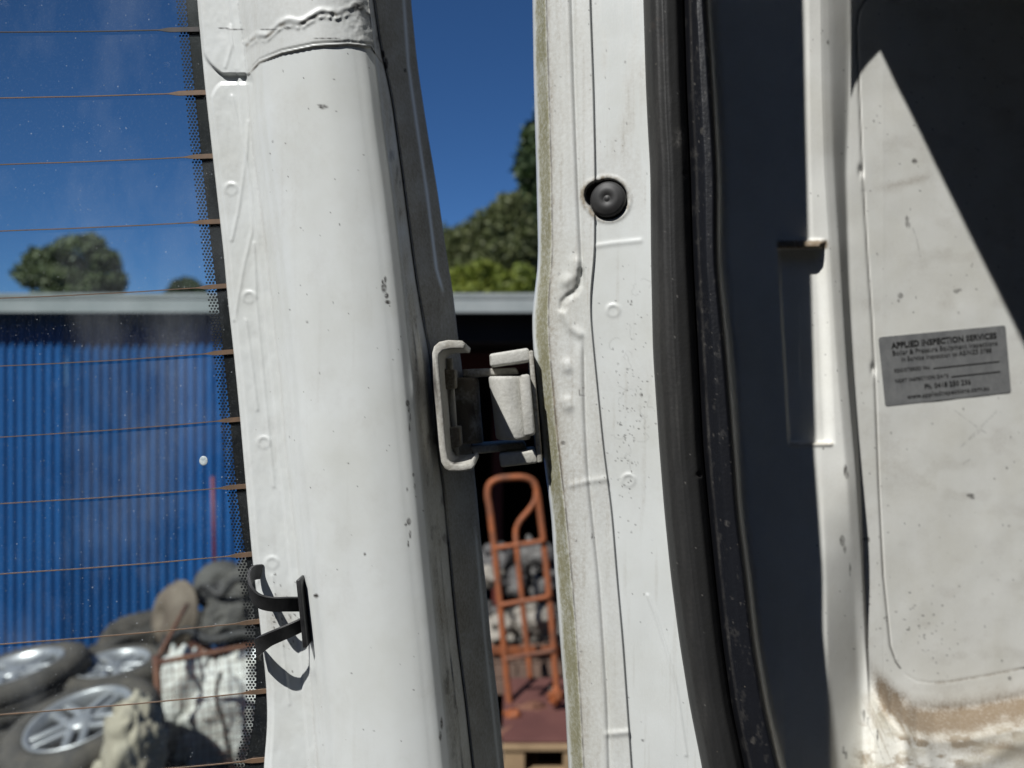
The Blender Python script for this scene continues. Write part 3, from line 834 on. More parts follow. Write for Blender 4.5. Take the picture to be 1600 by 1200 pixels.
def inn_h(X, Y):
    h = np.zeros(X.shape)
    q = QG(Y)
    # pocket with a thick overhanging head and a sill
    inp = sst(-2.5, 2.5, X - PK(Y)) * sst(11, -11, X - PKR(Y) + 3) * sst(-1, 1, Y - 388) * sst(3, -3, Y - 692)
    h -= 0.0055 * inp
    h += 0.009 * sst(-3, 3, X - 1216) * sst(5, -5, X - (1287 - (Y - 376) * .3)) * sst(-9, 0, Y - 381) * sst(1, -1, Y - 388)
    sill = sst(-3, 3, X - 1232) * sst(3, -3, X - 1300) * np.exp(-((Y - 694) / 3.0) ** 2)
    h += 0.0015 * sill
    onp = X > q
    # seam of the trim board
    sd = seg_dist(X, Y, [tuple(p) for p in SEAM])
    gap = np.where((Y < 1030) & (np.abs(Y - 287) > 9), 1.0, .35)
    h -= onp * 0.0012 * np.exp(-(sd / 1.5) ** 2) * gap
    h -= onp * 0.004 * np.exp(-(np.hypot((X - 1345) / 3.0, (Y - 268) / 9)) ** 2)
    h -= onp * 0.004 * np.exp(-(np.hypot((X - 1364) / 3.0, (Y - 577) / 9)) ** 2)
    # below the panel: rolled step out to a ledge
    ly = ledge_y(X)
    t = Y - ly
    below = sst(2, 60, t) * (X > 1340)
    h += 0.05 * below * sst(1345, 1420, X) + .00014 * np.clip(t - 30, 0, None) * sst(1345, 1420, X)
    h += 0.0012 * (fbm(X / 70, Y / 70, 91, 2) - .5) * (X > 1250)
    # two soft folds running down from the corner
    h += 0.0035 * ridge(X, Y, [(1418, 1105), (1436, 1140), (1450, 1180), (1460, 1230)], 10, 0.5)
    h += 0.0045 * ridge(X, Y, [(1500, 1195), (1540, 1190), (1580, 1165), (1640, 1150)], 14, 0.6)
    return h
sp_inn = [(1407, 462, 4, 4), (1404, 470, 2, 2), (1494, 455, 4, 3), (1500, 453, 3, 2), (1429, 252, 4, 4), (1321, 733, 2.5, 7), (1323, 742, 3, 6), (1320, 739, 2, 5), (1516, 774, 6, 3), (1519, 778, 4, 2), (1352, 842, 4, 2), (1357, 843, 2, 4),
          (1316, 845, 4, 8), (1320, 858, 2, 6), (1328, 890, 1.5, 10), (1350, 1118, 1.5, 9), (1356, 1126, 1.2, 6), (1371, 1150, 1.5, 10), (1318, 1172, 2, 6), (1322, 1180, 2, 6), (1578, 1060, 2.5, 3), (1294, 66, 1.5, 4), (1417, 346, 2, 9), (1421, 352, 1.5, 4)]
for k in range(170):
    sp_inn.append((random.uniform(1345, 1600), random.uniform(0, 1060), random.uniform(.6, 1.5), random.uniform(.5, 1.6)))
for k in range(60):
    sp_inn.append((random.gauss(1440, 45), random.gauss(975, 30), random.uniform(.7, 2.4), random.uniform(.6, 1.4)))
for k in range(40):
    sp_inn.append((random.uniform(1255, 1330), random.uniform(0, 1200), random.uniform(.5, 1.2), random.uniform(.5, 1.8)))
scr = [[(1500, 700), (1535, 665), (1560, 640)], [(1510, 690), (1530, 675)], [(1490, 640), (1530, 670), (1540, 676)], [(1505, 725), (1515, 718)], [(1345, 1110), (1360, 1140), (1372, 1165), (1385, 1200)], [(1380, 1120), (1400, 1160)], [(1420, 340), (1432, 372), (1438, 400)]]
def inn_c(X, Y):
    c = np.zeros(X.shape + (3,))
    t = Y - ledge_y(X)
    n = fbm(X / 16, Y / 16, 51)
    n2 = fbm(X / 34, Y / 14, 53)
    on = sst(1340, 1375, X + (Y - 1100) * .25)
    dustband = sst(-14 - 12 * n, 22, t) * sst(84, 22, t + 26 * (n2 - .5)) * on
    thin = sst(30, 70, t) * on
    c[..., 0] = .98 * dustband * (0.75 + .5 * n)
    c[..., 1] = np.clip(.22 * thin + .55 * thin * sst(.35, .7, n2), 0, 1)
    c[..., 0] += .75 * thin * sst(.55, .72, fbm(X / 30, Y / 12, 58))
    pile = np.exp(-(np.hypot((X - 1570) / 60, (Y - 1172) / 16)) ** 2)
    c[..., 0] += .9 * pile
    # brushed dirt fan down from the corner of the panel
    fan = sst(1330, 1375, X) * sst(1480, 1400, X) * sst(1070, 1130, Y)
    ang = (X - 1340) - (Y - 1040) * .45
    c[..., 0] += .55 * fan * sst(.5, .75, fbm(ang / 7, Y / 120, 62))
    sd = seg_dist(X, Y, [tuple(p) for p in SEAM])
    c[..., 0] += .8 * np.exp(-(sd / 2.0) ** 2) * (Y > 1040) * (X > 1460) * fbm(X / 5, Y / 5, 3)
    c[..., 2] = .85 * np.exp(-(sd / 1.3) ** 2) * (Y < 1045) * (X > 1330)
    c[..., 0] += .75 * sst(-2, 2, X - 1234) * sst(2, -2, X - 1302) * np.exp(-((Y - 693) / 2.8) ** 2) * fbm(X / 5, Y / 5, 16)
    c[..., 1] += .5 * sst(-2, 2, X - 1258) * sst(2, -2, X - 1302) * np.exp(-((Y - 693) / 3.5) ** 2)
    c[..., 0] += .13 * fbm(X / 50, Y / 50, 81) + .12 * sst(.5, .8, fbm(X / 40, Y / 25, 83)) * (X > 1345)
    sm = np.exp(-((Y - (302 - (X - 1345) * .24)) / 6.5) ** 2) * sst(1345, 1400, X) * sst(1465, 1440, X)
    c[..., 0] += .30 * sm
    c[..., 0] += 1.1 * sst(1210, 1220, X) * sst(1298, 1288, X) * np.exp(-((Y - 382) / 7) ** 4)
    m = spots(X, Y, sp_inn) * (.25 + .6 * vnoise(X / 3, Y / 3, 77))
    for p in scr:
        m = np.maximum(m, .28 * np.exp(-(seg_dist(X, Y, p) / 1.1) ** 2) * sst(.3, .6, fbm(X / 5, Y / 5, 7)))
    c[..., 2] = np.maximum(c[..., 2], m)
    return np.clip(c, 0, 1)
inn_rails = [(off(SR, -14), .507), (off(SR, 2), .512), (off(SR, 7), .645), (off(SR, 12), SD(.660)), (lambda y: y * 0 + 1215 + np.clip(y - 500, -200, 900) * .016, SD(.664)) , (mixr(lambda y: y * 0 + 1232.0, RG, .5), SD(.667)),
             (off(RG, -14), lambda y: SD(.671)(y) * (1 - RF(y)) + (pd(RG(y)) - .004) * RF(y)), (RG, lambda y: SD(.679)(y) * (1 - RF(y)) + (pd(RG(y)) - .001) * RF(y)), (QG, lambda y: pd(QG(y))), (off(QG, 4), lambda y: pd(QG(y) + 4))]
pxs_panel = [1380, 1440, 1500, 1560, 1620, 1760, 2000, 2300]
inn_rails += [((lambda k: (lambda y: y * 0 + k))(k), float(pd(k))) for k in pxs_panel]
# panel lies in one plane; depth along rows is constant because the wall is upright
inner = loft('side_panel', inn_rails, [3, 4, 3, 26, 30, 26, 8, 12, 3, 22, 34, 34, 34, 34, 20, 6, 4], M_INNER, van, inn_h, inn_c, 1.3)

# ---- inspection sticker
TL, TR, BR, BL = (1372, 527), (1571, 508), (1580, 613), (1383, 635)
def stick(s, t, lift=.0006):
    x = (TL[0] * (1 - s) + TR[0] * s) * (1 - t) + (BL[0] * (1 - s) + BR[0] * s) * t
    y = (TL[1] * (1 - s) + TR[1] * s) * (1 - t) + (BL[1] * (1 - s) + BR[1] * s) * t
    d = float(pd(x)) - lift
    return V(x, y, d)
def sticker_mat():
    m, nt, b = new_mat('silver_foil_sticker')
    f = ramp(nt, noise(nt, 60, 6, .7), .35, .7)
    c = mixc(nt, f, (.21, .215, .22), (.30, .305, .305))
    v = ramp(nt, noise(nt, 240, 3, .7), .6, .8)
    c = mixc(nt, v, c, (.30, .30, .29))
    nt.links.new(c, b.inputs['Base Color']); b.inputs['Metallic'].default_value = 0.25; b.inputs['Roughness'].default_value = .5
    nt.links.new(bump(nt, noise(nt, 160, 4), .15, .001), b.inputs['Normal'])
    return m
bm = bmesh.new()
out = []
R_, A_ = .04, .58
for cx, cy, a0 in ((1 - R_ * A_, R_, -90), (1 - R_ * A_, 1 - R_, 0), (R_ * A_, 1 - R_, 90), (R_ * A_, R_, 180)):
    for k in range(6):
        a = math.radians(a0 + 18 * k); out.append((cx + R_ * A_ * math.cos(a), cy + R_ * math.sin(a)))
vf = [bm.verts.new(stick(s, t)) for s, t in out]; vb = [bm.verts.new(stick(s, t, -.001)) for s, t in out]
bm.faces.new(vf)
for i in range(len(vf)):
    j = (i + 1) % len(vf); bm.faces.new((vf[i], vb[i], vb[j], vf[j]))
bmesh.ops.recalc_face_normals(bm, faces=bm.faces)
sticker = bm_obj('inspection_sticker', bm, sticker_mat(), van)
sticker['label'] = 'worn silver sticker printed with black inspection details'
M_INK = simple('black_print', (.012, .012, .012), (.05, .05, .05), .6, 0, 350, 0, .001)
def text_line(txt, s0, s1, tc, th, bold=0.0):
    cu = bpy.data.curves.new('printed_line', 'FONT'); cu.body = txt; cu.offset = bold; cu.resolution_u = 2
    tmp = bpy.data.objects.new('printed_line', cu); COL.objects.link(tmp)
    dg = bpy.context.evaluated_depsgraph_get()
    me = bpy.data.meshes.new_from_object(tmp.evaluated_get(dg))
    bpy.data.objects.remove(tmp)
    co = np.array([v.co[:] for v in me.vertices]); x0, x1 = co[:, 0].min(), co[:, 0].max()
    cap = .70
    for v_ in me.vertices:
        s = s0 + (v_.co.x - x0) / (x1 - x0) * (s1 - s0)
        t = tc - (v_.co.y - cap / 2) / cap * th
        v_.co = stick(s, t, .0011)
    me.materials.clear(); me.materials.append(M_INK)
    link(bpy.data.objects.new('printed_line', me), sticker)
text_line('APPLIED INSPECTION SERVICES', .095, .925, .135, .082, .032)
text_line('Boiler & Pressure Equipment Inspections', .10, .925, .245, .072, .008)
text_line('In Service Inspection to AS/NZS 3788', .165, .875, .345, .066, .008)
text_line('REGISTERED No.', .10, .385, .50, .050, .012)
text_line('NEXT INSPECTION DATE', .10, .52, .65, .050, .012)
text_line('Ph. 0418 250 236', .325, .69, .775, .072, .018)
text_line('www.appliedinspections.com.au', .18, .83, .892, .066, .010)
for s0, s1, t in ((.405, .93, .525), (.54, .93, .675)):
    bm = bmesh.new(); bm.faces.new([bm.verts.new(stick(s, tt, .0011)) for s, tt in ((s0, t - .006), (s1, t - .006), (s1, t + .006), (s0, t + .006))])
    bm_obj('form_line', bm, M_INK, sticker)

# ---- roof, header and cargo box that close the van (they shade the panel)
FV3 = Vector((FV[0], FV[1], 0)); NV3 = Vector((NV[0], NV[1], 0))
def vloc(f, r, z): return FV3 * f + NV3 * r + Vector((0, 0, HC + z))
def vbox(bm, f0, f1, r0, r1, z0, z1):
    c = [vloc(f, r, z) for z in (z0, z1) for f, r in ((f0, r0), (f1, r0), (f1, r1), (f0, r1))]
    vs = [bm.verts.new(p) for p in c]
    for q in ((3, 2, 1, 0), (4, 5, 6, 7), (0, 1, 5, 4), (1, 2, 6, 5), (2, 3, 7, 6), (3, 0, 4, 7)):
        bm.faces.new([vs[i] for i in q])
p1_ = V(1375, 80, pd(1375)) - Vector((0, 0, HC))
HZ = p1_.z + (p1_.dot(FV3) - .264) / -SUN.dot(FV3) * SUN.z
bm = bmesh.new(); vbox(bm, .264, .34, -.46, 1.15, HZ, .95); bm_obj('door_header', bm, M_PAINT, van)
bm = bmesh.new(); vbox(bm, .264, 2.6, -.66, 1.15, .952, .98); bm_obj('roof', bm, M_PAINT, van)
bm = bmesh.new(); vbox(bm, .30, 2.6, 1.152, 1.20, -1.3, .95); bm_obj('far_side_wall', bm, M_SHADE, van)
bm = bmesh.new(); vbox(bm, 2.602, 2.65, -.62, 1.15, -1.3, .95); bm_obj('bulkhead', bm, M_SHADE, van)
bm = bmesh.new(); vbox(bm, .28, 2.6, -.56, 1.15, -1.34, -1.302); bm_obj('cargo_floor', bm, M_SHADE, van)
bm = bmesh.new(); vbox(bm, .60, 2.6, -.66, -.60, -1.3, .95); bm_obj('outer_side_skin', bm, M_PAINT, van)
bm = bmesh.new(); vbox(bm, .262, .30, .34, 1.15, -1.28, HZ - .004); bm_obj('sky_block_door', bm, M_PAINT, van)  # unseen second door, added shut to block sky light from the inside
# unseen caster added above the panel, shaped to throw its curved corner shadow
arc = [V(1375, 80, pd(1375)), V(1356, 100, pd(1356)), V(1345, 115, pd(1345)), V(1335, 135, pd(1335)), V(1329, 155, pd(1329))]
arc = [p + SUN * .15 for p in arc]
top = [p.copy() for p in arc]
bm = bmesh.new()
lo = [bm.verts.new(p) for p in arc]
hi = [bm.verts.new(Vector((p.x, p.y, HC + .60)) ) for p in arc]
for i in range(len(arc) - 1): bm.faces.new((lo[i], lo[i + 1], hi[i + 1], hi[i]))
rgt = arc[0] + FV3 * .5
a = bm.verts.new(Vector((rgt.x, rgt.y, arc[0].z + .02 + .65))); b = bm.verts.new(Vector((rgt.x, rgt.y, HC + 1.2)))
hh = bm.verts.new(Vector((arc[0].x, arc[0].y, HC + .601)))
bm.faces.new((lo[0], hi[0], a))
bmesh.ops.solidify(bm, geom=bm.faces[:], thickness=.004)
bm_obj('corner_shadow_caster', bm, M_INNER, van)

# ------------------------------------------------------------------ background: shed
SHD = 5.2
M_BLUE = simple('blue_steel_cladding', (0.010, 0.072, 0.225), (0.016, 0.095, 0.275), .45, 0, 2.2, .1, .003)
M_FASC = simple('weathered_grey_fascia', (.26, .29, .29), (.33, .355, .355), .55, 0, 4, .1, .003)
M_DARK = simple('dark_shed_inside', (.012, .010, .010), (.018, .015, .014), .85, 0, 5, .2, .01)
M_OXIDE = simple('oxide_red_steel', (.13, .028, .022), (.09, .022, .018), .6, 0, 6, .2, .005)
nt_ = M_BLUE.node_tree; b_ = nt_.nodes['Principled BSDF']
oi_ = N(nt_, 'ShaderNodeObjectInfo'); hs_ = N(nt_, 'ShaderNodeHueSaturation')
src_ = b_.inputs['Base Color'].links[0].from_socket
nt_.links.new(src_, hs_.inputs['Color']); nt_.links.new(ramp(nt_, oi_.outputs['Random'], 0, 1, .86, 1.14), hs_.inputs['Value']); nt_.links.new(hs_.outputs[0], b_.inputs['Base Color'])
eave_z = HC + (600 - 463) / FPX * (SHD - .14)
XW = -1.15
shed = thing('shed', 'blue corrugated shed with pale fascia and dark open bay beside it', 'shed', (0, SHD, 0))
per = .0625
x = -5.2
while x < XW - .05:
    w = min(per * 12, XW - x)
    n = int(round(w / per * 10))
    xs = x + np.linspace(0, w, n + 1)
    yo = SHD + .011 * np.cos((xs + 5.2) / per * 2 * np.pi) + (.007 if int((x + 5.2) / .74) % 2 else 0)
    v = [(a, b, .05) for a, b in zip(xs, yo)] + [(a, b, eave_z - .04) for a, b in zip(xs, yo)]
    v += [(a, b + .0012, .05) for a, b in zip(xs, yo)] + [(a, b + .0012, eave_z - .04) for a, b in zip(xs, yo)]
    k = n + 1
    f = [(i, i + 1, k + i + 1, k + i) for i in range(n)] + [(2 * k + i + 1, 2 * k + i, 3 * k + i, 3 * k + i + 1) for i in range(n)]
    mesh_obj('cladding_sheet', v, f, M_BLUE, shed, True)
    x += w
def pbox(name, lo, hi, mat, parent, bev=0.0):
    bm = bmesh.new(); box(bm, lo, hi, bev); return bm_obj(name, bm, mat, parent)
fas_h = 25 / FPX * SHD
pbox('fascia', (-5.4, SHD - .140, eave_z - fas_h), (3.0, SHD - .112, eave_z), M_FASC, shed, .004)
pbox('fascia_lip', (-5.4, SHD - .146, eave_z - .012), (3.0, SHD - .1405, eave_z - .002), M_FASC, shed)
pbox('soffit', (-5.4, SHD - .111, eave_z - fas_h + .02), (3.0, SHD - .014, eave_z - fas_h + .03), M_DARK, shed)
bm = bmesh.new()
vs = [bm.verts.new(p) for p in ((-5.4, SHD - .14, eave_z + .003), (3, SHD - .14, eave_z + .003), (3, SHD + 5, eave_z - .25), (-5.4, SHD + 5, eave_z - .25), (-5.4, SHD - .14, eave_z + .02), (3, SHD - .14, eave_z + .02), (3, SHD + 5, eave_z - .23), (-5.4, SHD + 5, eave_z - .23))]
for q in ((3, 2, 1, 0), (4, 5, 6, 7), (0, 1, 5, 4), (1, 2, 6, 5), (2, 3, 7, 6), (3, 0, 4, 7)): bm.faces.new([vs[i] for i in q])
bm_obj('roof', bm, M_FASC, shed)
pbox('bay_shade_sheet', (XW + .001, SHD - .012, eave_z - .29), (2.9, SHD + 4.9, eave_z - .27), M_DARK, shed)  # dark sheet added under the roof to hold the bay in shade
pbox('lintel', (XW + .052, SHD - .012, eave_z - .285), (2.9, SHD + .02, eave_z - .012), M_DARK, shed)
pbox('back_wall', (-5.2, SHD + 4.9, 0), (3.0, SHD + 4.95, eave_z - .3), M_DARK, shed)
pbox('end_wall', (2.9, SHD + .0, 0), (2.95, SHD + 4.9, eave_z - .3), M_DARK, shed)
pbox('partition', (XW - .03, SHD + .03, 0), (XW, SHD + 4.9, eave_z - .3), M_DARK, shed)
pbox('bay_post', (XW - .05, SHD - .02, 0), (XW + .05, SHD + .10, eave_z - .2), M_OXIDE, shed, .004)
pbox('bay_beam', (XW + .06, SHD + .8, HC + .10), (2.9, SHD + .9, HC + .24), M_OXIDE, shed, .004)
pbox('bay_stud', (-.16, SHD + 1.2, 0), (-.08, SHD + 1.28, HC + .1), M_OXIDE, shed, .004)

# ------------------------------------------------------------------ trees
def leaf_mat(name, c0, c1):
    m, nt, b = new_mat(name)
    at = N(nt, 'ShaderNodeAttribute'); at.attribute_name = 'grime_shade'
    sp = N(nt, 'ShaderNodeSeparateColor'); nt.links.new(at.outputs['Color'], sp.inputs[0])
    nt.links.new(mixc(nt, sp.outputs[0], c0, c1), b.inputs['Base Color'])
    b.inputs['Roughness'].default_value = .6
    tr = N(nt, 'ShaderNodeBsdfTranslucent'); nt.links.new(mixc(nt, sp.outputs[0], c0, c1), tr.inputs[0])
    mx = N(nt, 'ShaderNodeMixShader'); mx.inputs[0].default_value = .25
    out = nt.nodes['Material Output']
    nt.links.new(b.outputs[0], mx.inputs[1]); nt.links.new(tr.outputs[0], mx.inputs[2]); nt.links.new(mx.outputs[0], out.inputs['Surface'])
    return m
M_BARK = simple('bark', (.12, .09, .065), (.20, .16, .12), .9, 0, 10, .6, .03)
def crown_mesh(blobs, n, size, seed):
    r = np.random.default_rng(seed)
    vol = np.array([b[3] * b[4] * b[5] for b in blobs]) ** .7
    k = r.choice(len(blobs), n, p=vol / vol.sum())
    B = np.array(blobs)[k]
    d = r.normal(size=(n, 3)); d /= np.linalg.norm(d, axis=1)[:, None]
    rad = r.random(n) ** .38
    lump = 0.75 + .5 * fbm(d[:, 0] * 2.2 + k * 3.1, d[:, 2] * 2.2 + d[:, 1] * 1.7, seed, 3)
    c = B[:, :3] + d * (rad * lump)[:, None] * B[:, 3:6]
    a = r.normal(size=(n, 3)); a /= np.linalg.norm(a, axis=1)[:, None]
    b = np.cross(a, r.normal(size=(n, 3))); b /= np.linalg.norm(b, axis=1)[:, None]
    s = size * (.6 + .8 * r.random(n))[:, None]
    v = np.stack([c - a * s, c + b * s * .42, c + a * s, c - b * s * .42], 1).reshape(-1, 3)
    f = np.arange(n * 4).reshape(n, 4)
    col = np.zeros((n * 4, 3), dtype=np.float32); col[:, 0] = np.repeat(np.clip(r.random(n) * .8 + .2 * (k % 3 == 0), 0, 1), 4)
    return v, f, col
def tree(name, label, base, blobs, n, size, mat, seed, trunk_r=.12, group='trees behind the shed'):
    t = thing(name, label, 'tree', base, group)
    v, f, c = crown_mesh(blobs, n, size, seed)
    mesh_obj('crown', v, f, mat, t, False, None, c)
    bm = bmesh.new()
    b = Vector(base); top = Vector(np.mean(np.array(blobs)[:, :3], axis=0))
    def limb(p0, p1, r0, r1, sg=6):
        ps = [p0.lerp(p1, k / sg) + Vector((random.gauss(0, r0 * .4), random.gauss(0, r0 * .4), 0)) * (0 < k < sg) for k in range(sg + 1)]
        rings = []
        for i, p in enumerate(ps):
            rr = r0 + (r1 - r0) * i / sg
            rings.append([bm.verts.new(p + Vector((rr * math.cos(a), rr * math.sin(a), 0))) for a in np.linspace(0, 2 * math.pi, 8, endpoint=False)])
        for q0, q1 in zip(rings[:-1], rings[1:]):
            for k in range(8): bm.faces.new((q0[k], q0[(k + 1) % 8], q1[(k + 1) % 8], q1[k]))
        return ps
    ps = limb(b, top, trunk_r, trunk_r * .4, 8)
    for k, bl in enumerate(blobs[:9]):
        limb(ps[3 + k % 4], Vector(bl[:3]), trunk_r * .4, trunk_r * .1, 5)
    bm_obj('trunk', bm, M_BARK, t, True)
    return t
def pxblob(px, py, rx, ry, d, dd=.8):
    p = V(px, py, d); return (p.x, p.y, p.z, rx / FPX * d, rx / FPX * d * dd, ry / FPX * d)
L_OLIVE = leaf_mat('grey_olive_leaves', (.075, .098, .032), (.16, .175, .068))
L_DARK = leaf_mat('dark_pine_needles', (.024, .048, .017), (.065, .10, .03))
L_LIME = leaf_mat('bright_green_leaves', (.10, .14, .018), (.22, .25, .035))
L_MID = leaf_mat('mid_green_leaves', (.075, .11, .045), (.17, .20, .095))
d = 26.0
tree('gum_tree', 'rounded grey green tree seen through window glass, above the shed roof', (V(112, 500, d).x, d, 0),
     [pxblob(x, y, a, b, d) for x, y, a, b in ((75, 410, 40, 26), (120, 393, 45, 24), (160, 408, 30, 22), (100, 435, 55, 26), (150, 445, 40, 24), (50, 430, 28, 22), (140, 380, 25, 14), (185, 440, 16, 18), (110, 470, 60, 30))],
     13000, .11, L_MID, 3, .22)
d = 30.0
tree('round_tree', 'small dark round tree beside the window border, just over the roof line', (V(292, 500, d).x, d, 0),
     [pxblob(x, y, a, b, d) for x, y, a, b in ((290, 455, 26, 20), (278, 462, 18, 16), (304, 460, 20, 18))], 3500, .14, L_DARK, 5, .12)
d = 19.0
tree('pine_tree', 'tall dark conifer right beside the body pillar, behind the other trees', (V(860, 500, d).x, d, 0),
     [pxblob(x, y, a, b, d) for x, y, a, b in ((852, 225, 40, 40), (842, 270, 40, 36), (858, 310, 45, 40), (838, 340, 42, 40), (860, 390, 60, 45), (835, 420, 40, 45), (870, 170, 30, 40), (860, 460, 50, 40))],
     9000, .16, L_DARK, 8, .2)
d = 15.0
tree('olive_tree', 'hazy grey olive tree in the middle of the gap, above the lime bush', (V(760, 500, d).x, d, 0),
     [pxblob(x, y, a, b, d) for x, y, a, b in ((725, 385, 34, 36), (750, 370, 30, 40), (785, 350, 36, 42), (800, 325, 30, 26), (775, 400, 50, 40), (815, 385, 36, 50), (712, 410, 30, 40), (750, 430, 60, 40), (690, 400, 30, 50), (660, 420, 40, 50))],
     26000, .055, L_OLIVE, 12, .12)
tw = bmesh.new()
d = 10.5
tree('lime_bush', 'bright yellow green bush directly above the grey shed fascia', (V(750, 500, d).x, d, 0),
     [pxblob(x, y, a, b, d) for x, y, a, b in ((720, 440, 26, 24), (750, 430, 26, 22), (778, 440, 22, 22), (740, 460, 40, 24), (785, 465, 26, 22), (705, 462, 20, 26), (760, 420, 16, 12), (815, 440, 20, 30))],
     7000, .055, L_LIME, 17, .05, 'bushes behind the shed')
tw.free()

# dense dark trees added behind the camera to cut sky fill, mirrored in glass
wb = []
for k in range(26):
    a = math.radians(-178 + k * 7.04)
    rr_ = 9.0 + random.uniform(-.5, .8)
    for z_ in (1.6, 3.8, 5.0):
        wb.append((rr_ * math.cos(a), rr_ * math.sin(a) + .5, z_ + random.uniform(-.4, .4), 1.5, 1.2, 1.9))
wb = [b for b in wb if b[1] < -1.5]
v_, f_, c_ = crown_mesh(wb, 30000, .26, 77)
v_[:, 2] = np.maximum(v_[:, 2], .01)
o = mesh_obj('sky_block_trees', v_, f_, L_DARK, None, False, None, c_)
tag(o, 'dark trees added out of view to block low sky light', None, None, 'stuff')

# ------------------------------------------------------------------ yard: hand truck, castings, crate, pallet
M_ORANGE = simple('rusty_orange_tube', (.30, .088, .028), (.16, .060, .030), .6, .1, 14, .3, .004)
M_RUSTY = simple('rusty_brown_steel', (.10, .040, .026), (.16, .075, .045), .8, 0, 14, .3, .004)
M_WOOD = simple('pallet_wood', (.30, .21, .12), (.22, .15, .085), .8, 0, 9, .3, .004)
M_REDSHEET = simple('red_brown_sheet', (.085, .034, .030), (.12, .05, .042), .7, 0, 5, .2, .004)
M_CARD = simple('brown_crate_board', (.13, .085, .065), (.18, .12, .09), .85, 0, 6, .2, .004)
M_CAST = [simple('dull_cast_alloy', (.165, .16, .15), (.09, .087, .083), .55, .3, 12, .8, .02),
          simple('pale_cast_alloy', (.31, .285, .245), (.18, .165, .14), .6, .1, 10, .8, .02),
          simple('oily_dark_casting', (.035, .034, .036), (.14, .135, .13), .5, .2, 12, .8, .02)]
M_TYRE = simple('worn_tyre_rubber', (.045, .042, .038), (.085, .075, .062), .85, 0, 14, .4, .006)
M_ALLOY = simple('alloy_rim', (.46, .47, .48), (.30, .31, .32), .38, .55, 9, .1, .003)
M_BAG = simple('white_woven_bag', (.62, .63, .60), (.45, .45, .41), .8, 0, 7, .5, .02)
M_BEIGE = simple('beige_sack', (.40, .37, .29), (.29, .26, .20), .85, 0, 7, .5, .02)
M_DULL = simple('dirty_grey_sheet', (.11, .105, .095), (.05, .048, .045), .8, 0, 11, .5, .02)
M_TARP = simple('blue_tarp', (.06, .20, .48), (.05, .14, .33), .6, 0, 9, .4, .01)

d = 3.95
ht = thing('hand_truck', 'rusty orange hand truck leaning in front of the dark shed bay', 'hand truck', (V(820, 1100, d).x, d, .28))
def tubes(name, pxs, r, mat, parent, n=8, dd=None, kn=8):
    bm = bmesh.new()
    dd = dd or [d] * len(pxs)
    tube(bm, catmull([V(x, y, e) for (x, y), e in zip(pxs, dd)], kn), r, n)
    return bm_obj(name, bm, mat, parent, True)
tubes('handle_frame', [(800, 1130), (792, 1060), (783, 960), (774, 870), (766, 800), (762, 772), (766, 756), (780, 748), (800, 746), (818, 746), (832, 752), (839, 768), (845, 810), (853, 880), (861, 960), (868, 1050), (872, 1120)], .0165, M_ORANGE, ht,
      10, [3.75, 3.8, 3.86, 3.92, 3.97, 3.99, 4, 4, 4, 4, 4, 3.99, 3.97, 3.92, 3.86, 3.8, 3.75])
tubes('centre_bar', [(838, 768), (836, 782), (826, 798), (812, 815), (806, 832), (808, 860), (814, 920), (821, 985), (829, 1060)], .0145, M_ORANGE, ht, 10, [3.99, 3.98, 3.97, 3.96, 3.95, 3.92, 3.88, 3.84, 3.79])
for a, b, e in (((771, 857), (851, 845), 3.92), ((780, 946), (860, 932), 3.86), ((790, 1030), (867, 1016), 3.81)):
    tubes('cross_bar', [a, b], .0125, M_ORANGE if a[1] < 1000 else M_RUSTY, ht, 8, [e, e])
bm = bmesh.new(); hull_px(bm, [(792, 1128), (876, 1114), (880, 1122), (796, 1137)], 3.74, 3.86, .004); bm_obj('toe_plate', bm, M_ORANGE, ht)
for px, py in ((803, 1118), (868, 1092)):
    bm = bmesh.new()
    c = V(px, py, 3.84); tube(bm, [c + Vector((-.03, 0, 0)), c + Vector((.03, 0, 0))], .055, 18, Vector((0, 0, 1)))
    w = bm_obj('wheel', bm, M_TYRE, ht, True)
    bm = bmesh.new(); tube(bm, [c + Vector((-.033, 0, 0)), c + Vector((.033, 0, 0))], .035, 12, Vector((0, 0, 1)))
    bm_obj('hub', bm, M_ORANGE, w, True)

